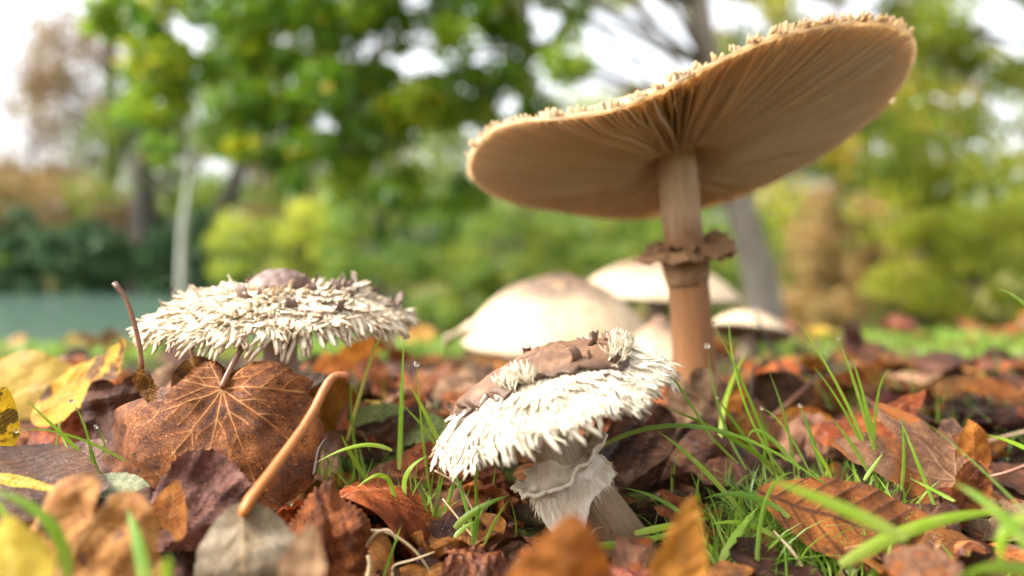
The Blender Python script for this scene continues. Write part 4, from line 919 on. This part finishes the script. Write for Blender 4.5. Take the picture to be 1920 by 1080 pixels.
# the torn flap at its left margin
s = np.linspace(0, 1, 10); v = np.linspace(-1, 1, 7)
V = np.stack([-.072 - .026 * s[:, None] + 0 * v, (.022 * (1 - .6 * s[:, None])) * v[None] - .004, .008 - .012 * s[:, None] + .0 * v - .006 * s[:, None] ** 2 * (1 + v[None])], -1).reshape(-1, 3) @ Am[:3, :3].T + (P(1045, 627, .70) - onto(1050, .72))
fl = link('cap_flap', mesh('cap_flap', V, grid_faces(10, 7), M_domeb, {'t': np.full(70, .9)}), cm); md = fl.modifiers.new('thickness', 'SOLIDIFY'); md.thickness = .003
domed('pale cream domed mushroom farthest back behind the tall stem', P(1228, 556, .95), (.03, -.02, 1), .098, .042, .012, onto(1225, .97), M_domeb, 96, .004, .05, 2.1)
domed('small pale mushroom tipped to show its dark underside right of tall stem', P(1404, 622, .74), (.17, .22, 1), .036, .016, .007, onto(1395, .75), M_domeb, 97, .001, .04, 2.2)
domed('small brown topped mushroom crowded under the broad domed one', P(1240, 672, .64), (-.05, -.15, 1), .031, .026, .008, onto(1240, .65), M_domeb, 98, .002, .04, 2.0, bulge=.006)

# ------------------------------------------------------------------ grass
def blade_geo(p0, p1, p2, w, n=14, roll=0., fold=.11):
    c = bez(p0, p1, p2, n); T = np.gradient(c, axis=0); T /= np.linalg.norm(T, axis=1)[:, None]
    view = np.array([math.sin(roll), -math.cos(roll), .25]); S = np.cross(T, view); S /= np.linalg.norm(S, axis=1)[:, None] + 1e-9; N = np.cross(S, T)
    s = np.linspace(0, 1, n); ww = w * np.clip(1.02 - s ** 2.6, .03, 1) * np.clip(.6 + s * 2.5, 0, 1)
    cr_ = np.linspace(-1, 1, 5)
    V = np.stack([c + S * ww[:, None] * .5 * k + N * ww[:, None] * fold * (1 - abs(k)) for k in cr_], 0).reshape(-1, 3)
    return V, grid_faces(5, n), np.tile(s, 5), c[-1], np.repeat(cr_, n)
ico = None
def dew_mesh():
    import bmesh
    bm = bmesh.new(); bmesh.ops.create_icosphere(bm, subdivisions=2, radius=1); me = bpy.data.meshes.new('dewdrop'); bm.to_mesh(me); bm.free()
    me.polygons.foreach_set('use_smooth', np.ones(len(me.polygons), bool)); me.materials.append(MDEW); return me
DEW = dew_mesh(); rgb = np.random.default_rng(400)
def blade(base, tip, ctrl, d0, d1, wpx, label, group, dew=0., mat=None, dm=None):
    dmid = dm if dm else (d0 + d1) / 2
    p0, p2, p1 = P(*base, d0), P(*tip, d1), P(*ctrl, dmid)
    o0 = p0.copy()
    V, F, s, tipp, cr_ = blade_geo(p0 - o0, p1 - o0, p2 - o0, wpx / FPX * (d0 + d1) / 2, roll=rgb.normal() * .35)
    o = link('grass_blade', mesh('grass_blade', V, F, mat or MG, {'t': s, 'rnd': np.full(len(V), rgb.uniform(0, 1)), 'across': cr_}), None, loc=o0)
    tag(o, label, 'grass blade', group)
    if dew:
        q = link('dewdrop', DEW, o, np.diag([dew, dew, dew * 1.1, 1]) + np.r_[np.zeros((3, 4)), np.zeros((1, 4))]); q.location = tipp
    return o
LT = ('thin green grass blade in the small tuft beside the blotched yellow leaf', 'blades of the left grass tuft')
for a in [((205, 905), (40, 742), (120, 815), .262, .258, 9, 0), ((175, 905), (134, 752), (172, 800), .268, .266, 5, .0007), ((104, 900), (124, 758), (96, 840), .262, .26, 5, 0),
          ((262, 880), (30, 808), (120, 790), .27, .25, 5, .0006), ((205, 900), (100, 735), (110, 880), .275, .29, 6, 0), ((196, 860), (180, 800), (200, 820), .27, .27, 4, .0006), ((195, 915), (160, 795), (170, 850), .266, .266, 6, 0)]:
    blade(*a[:6], ('dew tipped ' if a[6] else '') + LT[0], LT[1], dew=a[6])
FB = 'blurred grass blades in front'
blade((125, 1100), (-40, 915), (135, 945), .165, .165, 24, 'blurred yellow green blade arching over the amber leaf', FB)
blade((275, 1110), (238, 955), (262, 1010), .165, .175, 24, 'blurred short blade crossing the amber leaf', FB)
blade((310, 1110), (318, 1040), (312, 1060), .15, .15, 22, 'blurred pale green blunt blade below the plum leaf', FB)
blade((22, 985), (-20, 915), (0, 950), .18, .18, 12, 'blurred blue green blade tip beside the amber leaf', FB)
MT = 'blades around the front mushroom'
blade((748, 880), (757, 636), (752, 780), .285, .282, 13, 'upright broad grass blade standing between the two shaggy mushrooms', MT, .0006)
blade((808, 935), (781, 682), (790, 820), .280, .275, 5, 'thin upright grass blade carrying a large dewdrop', MT, .0011)
blade((825, 835), (768, 722), (800, 775), .285, .280, 9, 'short blade leaning against the toothed skirt', MT)
blade((820, 840), (755, 760), (790, 790), .29, .288, 5, 'very thin blade leaning by the toothed skirt', MT)
blade((735, 845), (592, 868), (680, 815), .262, .258, 8, 'torn tipped blade bent over the arched leaf', MT)
blade((740, 960), (668, 915), (740, 850), .265, .255, 12, 'broad blade arching down to the arched leaf', MT)
blade((760, 930), (800, 855), (748, 880), .27, .27, 11, 'curved blade at the foot of the upright broad blade', MT)
blade((690, 905), (640, 815), (655, 850), .285, .28, 10, 'dark blade beneath the faded green leaf', MT)
blade((672, 870), (658, 690), (655, 800), .30, .30, 6, 'faint thin blade beside the yellow green stalk', MT)
blade((893, 1025), (842, 858), (872, 930), .255, .265, 8, 'blade rising under the toothed skirt', MT)
blade((893, 985), (887, 865), (895, 910), .268, .27, 7, 'dark thin blade under the toothed skirt', MT)
blade((852, 990), (955, 928), (890, 950), .252, .25, 14, 'broad bright blade leaning right of the arched leaf', MT)
blade((884, 1028), (900, 945), (895, 980), .25, .25, 10, 'short upright blade crossing the broad bright blade', MT)
blade((908, 1022), (958, 932), (925, 975), .25, .252, 6, 'thin blade leaning towards the ring', MT)
blade((852, 1008), (900, 975), (868, 985), .25, .252, 9, 'blue green short blade right of the arched leaf', MT)
blade((945, 1050), (955, 935), (985, 1010), .262, .258, 5, 'dark drooping blade below the ring', MT)
blade((716, 1090), (752, 985), (735, 1035), .235, .235, 6, 'single straight blade before the dark hollow', MT)
blade((1108, 1022), (1330, 972), (1200, 1030), .238, .25, 14, 'horizontal green blade crossing the front mushroom stem', MT)
blade((1190, 1000), (1330, 970), (1260, 985), .245, .25, 13, 'second flat green blade lying along the horizontal blade', MT)
blade((1290, 972), (1165, 914), (1235, 925), .25, .256, 7, 'thin yellow green blade right of the front mushroom', MT)
blade((1128, 905), (1140, 880), (1135, 890), .27, .27, 8, 'tiny green blade tip behind the ring', MT)
RT = 'blades of the right grass tuft'
blade((1340, 830), (1222, 648), (1285, 740), .275, .268, 7, 'dark straight blade touching the rim of the front shaggy mushroom', RT)
blade((1110, 848), (1640, 985), (1330, 700), .265, .25, 9, 'long dark blade arching sideways over the tuft', RT)
blade((1480, 905), (1238, 760), (1400, 820), .28, .275, 11, 'wide blade sloping towards the front mushroom', RT, .0)
blade((1395, 965), (1232, 808), (1300, 850), .262, .262, 10, 'broad clear green blade left of the tuft', RT)
RTl = 'slim upright green blade in the dense tuft behind the long chestnut leaf'
for a in [((1455, 890), (1338, 607), (1420, 760), .285, .285, 7, .0007), ((1470, 890), (1366, 590), (1370, 760), .285, .29, 7, 0), ((1400, 880), (1326, 648), (1340, 790), .29, .295, 7, .0011), ((1385, 870), (1290, 770), (1340, 830), .285, .28, 5, 0),
          ((1490, 890), (1440, 692), (1485, 800), .285, .29, 8, 0), ((1545, 895), (1500, 760), (1520, 810), .285, .29, 8, .0008), ((1520, 890), (1428, 765), (1470, 780), .28, .285, 5, .0007), ((1450, 890), (1345, 745), (1380, 800), .285, .28, 7, .0006),
          ((1650, 915), (1494, 598), (1600, 750), .285, .29, 8, 0), ((1660, 915), (1572, 634), (1610, 730), .282, .288, 9, .0005), ((1655, 905), (1597, 668), (1630, 770), .285, .29, 10, 0), ((1640, 880), (1668, 690), (1635, 720), .285, .292, 6, 0),
          ((1640, 895), (1524, 686), (1590, 760), .286, .29, 6, 0), ((1630, 890), (1560, 785), (1600, 830), .275, .275, 8, 0), ((1690, 920), (1690, 782), (1700, 850), .275, .28, 9, 0), ((1760, 970), (1688, 788), (1715, 850), .27, .278, 7, 0),
          ((1620, 900), (1655, 850), (1640, 870), .27, .27, 7, 0), ((1430, 900), (1425, 770), (1440, 830), .29, .29, 7, 0), ((1560, 900), (1520, 830), (1545, 860), .28, .28, 7, 0), ((1500, 880), (1402, 825), (1410, 770), .28, .275, 9, 0), ((1350, 830), (1405, 650), (1350, 740), .33, .36, 9, 0)]:
    blade(*a[:6], ('dew tipped ' if a[6] else '') + (RTl if a[0][0] < 1575 else 'slim upright green blade in the tuft before the mauve brown maple leaf'), RT, dew=a[6])
blade((1420, 1100), (1490, 885), (1415, 890), .235, .25, 10, 'pale folded blade bending over the long chestnut leaf base', RT)
blade((1350, 1055), (1420, 952), (1385, 990), .24, .245, 16, 'broad bright blade beside the narrow orange leaf', RT)
blade((1480, 970), (1320, 935), (1400, 905), .245, .25, 13, 'flat broad blade lying towards the narrow orange leaf', RT)
blade((1460, 1010), (1330, 985), (1390, 965), .245, .245, 10, 'pale flat blade behind the narrow orange leaf', RT)
blade((1520, 1060), (1400, 870), (1440, 950), .25, .26, 7, 'thin dark blade left of the long chestnut leaf', RT)
RF = 'blurred grass blades at the right front'
blade((1575, 1060), (1900, 960), (1740, 955), .195, .20, 26, 'wide soft blade arching across the long chestnut leaf', RF)
blade((1960, 1075), (1790, 905), (1900, 960), .155, .175, 34, 'wide blurred bright blade at the right front', RF)
blade((1960, 1000), (1720, 780), (1830, 860), .20, .24, 14, 'long slanting blurred blade at the right', RF)
blade((1700, 1010), (1440, 900), (1540, 930), .175, .17, 26, 'faint blurred blade crossing the long chestnut leaf', RF)
blade((1790, 940), (1705, 896), (1745, 915), .235, .25, 13, 'blunt bright blade before the maple leaf', RF)
blade((1930, 970), (1880, 1060), (1860, 990), .165, .165, 26, 'blurred folded blade at the right edge', RF)
blade((1980, 1090), (1790, 1085), (1880, 1040), .17, .16, 28, 'blurred flat blade in the right front corner', RF)
blade((1980, 640), (1870, 542), (1915, 548), .27, .26, 10, 'drooping grass tip entering from the right', RF)
blade((1960, 860), (1850, 815), (1900, 825), .27, .30, 9, 'pale thin blade lying behind the maple leaf', RF)
# dry straws and twigs
def straw(label, pts, r0, mat, name='dry_straw', cat='straw', group=None):
    w_ = [P(*p) for p in pts]; o0 = w_[0]; p = spline([q - o0 for q in w_], 16); V, F, t, cc = tube(p, np.linspace(r0, r0 * .6, 16), 7)
    return tag(link(name, mesh(name, V, F, MS[mat], {'t': t}), None, loc=o0), label, cat, group)
straw('bent dry straw over the dark hollow', [(678, 995, .238), (730, 1000, .238), (780, 1035, .238), (815, 1085, .238)], .0006, 'straw')
straw('dry straw curving up at the dark hollow edge', [(680, 1030, .236), (705, 1000, .236), (730, 995, .236), (745, 1015, .236)], .0006, 'straw')
straw('kinked dry straw in the dark hollow', [(738, 1090, .234), (738, 1062, .234), (775, 1050, .234), (815, 1035, .236)], .0005, 'straw')
straw('thick pale stub of straw beside the rust leaf', [(688, 1095, .225), (694, 1060, .225), (690, 1042, .225)], .0009, 'straw')
straw('long thin dry straw between leaf and grass', [(905, 1030, .255), (870, 985, .258), (830, 935, .262)], .0005, 'straw')
straw('thin pale dry straw under the toothed skirt', [(890, 960, .262), (860, 910, .262), (815, 882, .262)], .0005, 'straw')
straw('tan upright straw under the left rim of front mushroom', [(940, 935, .33), (941, 890, .33), (943, 860, .33)], .0009, 'straw')
straw('short dark stub beneath the broad upright blade', [(733, 935, .28), (731, 885, .28)], .0005, 'black', 'twig', 'twig')
straw('hooked red brown leaf stalk on the front mushroom stem', [(1095, 1040, .243), (1106, 1010, .243), (1118, 992, .243), (1132, 990, .243)], .0006, 'brown', 'leaf_stalk', 'stalk')
straw('dark bare twig standing behind the tall mushroom', [(1462, 690, .55), (1440, 640, .55), (1416, 588, .55)], .0014, 'black', 'twig', 'twig')
straw('short hooked black stalk right of the tall mushroom', [(1408, 745, .38), (1410, 710, .38), (1413, 692, .38), (1420, 686, .38)], .0008, 'black', 'twig', 'twig')
straw('slanting brown twig on the maroon leaf', [(1440, 790, .40), (1490, 745, .40), (1535, 702, .41)], .0013, 'brown', 'twig', 'twig')
straw('dark stalk stub beside the orange stalk', [(590, 890, .262), (598, 845, .264), (610, 824, .266)], .0007, 'black', 'twig', 'twig')
straw('dry straw lying under the right grass tuft', [(1520, 1095, .24), (1490, 1040, .24), (1450, 995, .245)], .0007, 'straw')
straw('brown twig lying behind the pale thin blade', [(1960, 800, .36), (1900, 815, .36), (1840, 830, .36)], .0012, 'straw')
# fine grass as a mass
def grass_mass(name, label, n, pos, hgt, wid, seed, lean=.35, mat=None):
    r = np.random.default_rng(seed); x, y = pos(r, n); n = len(x); z = g(x, y) - .002
    k = 5; s = np.linspace(0, 1, k); az = r.uniform(0, 6.28, n); h = hgt * r.uniform(.45, 1.25, n) ; ln = np.abs(r.normal(size=n)) * lean + .08
    dx, dy = np.cos(az), np.sin(az); yaw = r.uniform(0, 6.28, n); sx, sy = np.cos(yaw), np.sin(yaw) * .6
    cx = x[:, None] + (dx * ln * h)[:, None] * s ** 1.8; cy = y[:, None] + (dy * ln * h)[:, None] * s ** 1.8; cz = z[:, None] + h[:, None] * (s - .35 * ln[:, None] * s ** 2.5)
    ww = (wid * r.uniform(.6, 1.3, n))[:, None] * np.clip(1 - s ** 2.4, .04, 1) * .5
    A = np.stack([cx - sx[:, None] * ww, cy - sy[:, None] * ww, cz], -1); B = np.stack([cx + sx[:, None] * ww, cy + sy[:, None] * ww, cz], -1)
    V = np.stack([A, B], 2).reshape(-1, 3); b_ = (np.arange(n) * k * 2)[:, None, None] + (np.arange(k - 1) * 2)[None, :, None]
    F = (b_ + np.array([0, 1, 3, 2])).reshape(-1, 4)
    me = mesh(name, V, F, mat or MGs, {'t': np.tile(np.repeat(s, 2), n), 'rnd': np.repeat(r.uniform(0, 1, n), k * 2)})
    return tag(link(name, me), label, 'grass', kind='stuff')
def pos_tufts(cs):
    def f(r, n):
        c = np.array([[*P(px, 0, d)[:2], s] for px, d, s in cs]); i = r.integers(len(c), size=n)
        return c[i, 0] + r.normal(size=n) * c[i, 2], c[i, 1] + r.normal(size=n) * c[i, 2] * .7
    return f
grass_mass('grass', 'fine grass growing thickly under the right tuft', 760, pos_tufts([(1420, .285, .012), (1500, .28, .014), (1600, .285, .012), (1660, .28, .010), (1380, .27, .010), (1460, .255, .012), (1560, .25, .012), (1360, .245, .008)]), .022, .0012, 501, .8)
grass_mass('grass', 'fine grass growing between the two shaggy mushrooms', 300, pos_tufts([(690, .295, .010), (760, .30, .012), (840, .30, .010), (640, .30, .008), (800, .28, .008)]), .022, .0012, 502, .5)
grass_mass('grass', 'fine grass in the right front corner', 90, pos_tufts([(1850, .22, .012), (1920, .20, .012), (1700, .235, .01)]), .016, .0016, 503, .8)
def pos_lawn(y0, y1, xr=.75):
    def f(r, n):
        y = np.exp(r.uniform(math.log(y0), math.log(y1), n)); x = r.uniform(-xr, xr, n) * y
        k = (pondmask(x, y) < .06) & (SN(520, 2, 6, 6.)(x, y) + r.normal(size=n) * .4 > -.5); return x[k], y[k]
    return f
grass_mass('grass', 'sparse short grass among the litter around the mushrooms', 900, pos_lawn(.34, .8), .026, .0016, 504, .5)
grass_mass('grass', 'lawn grass beyond the mushrooms', 20000, pos_lawn(.75, 4.), .017, .003, 505, .5)
grass_mass('grass', 'distant lawn grass reaching to the shrubs', 30000, pos_lawn(3.5, 16.), .03, .012, 506, .5)
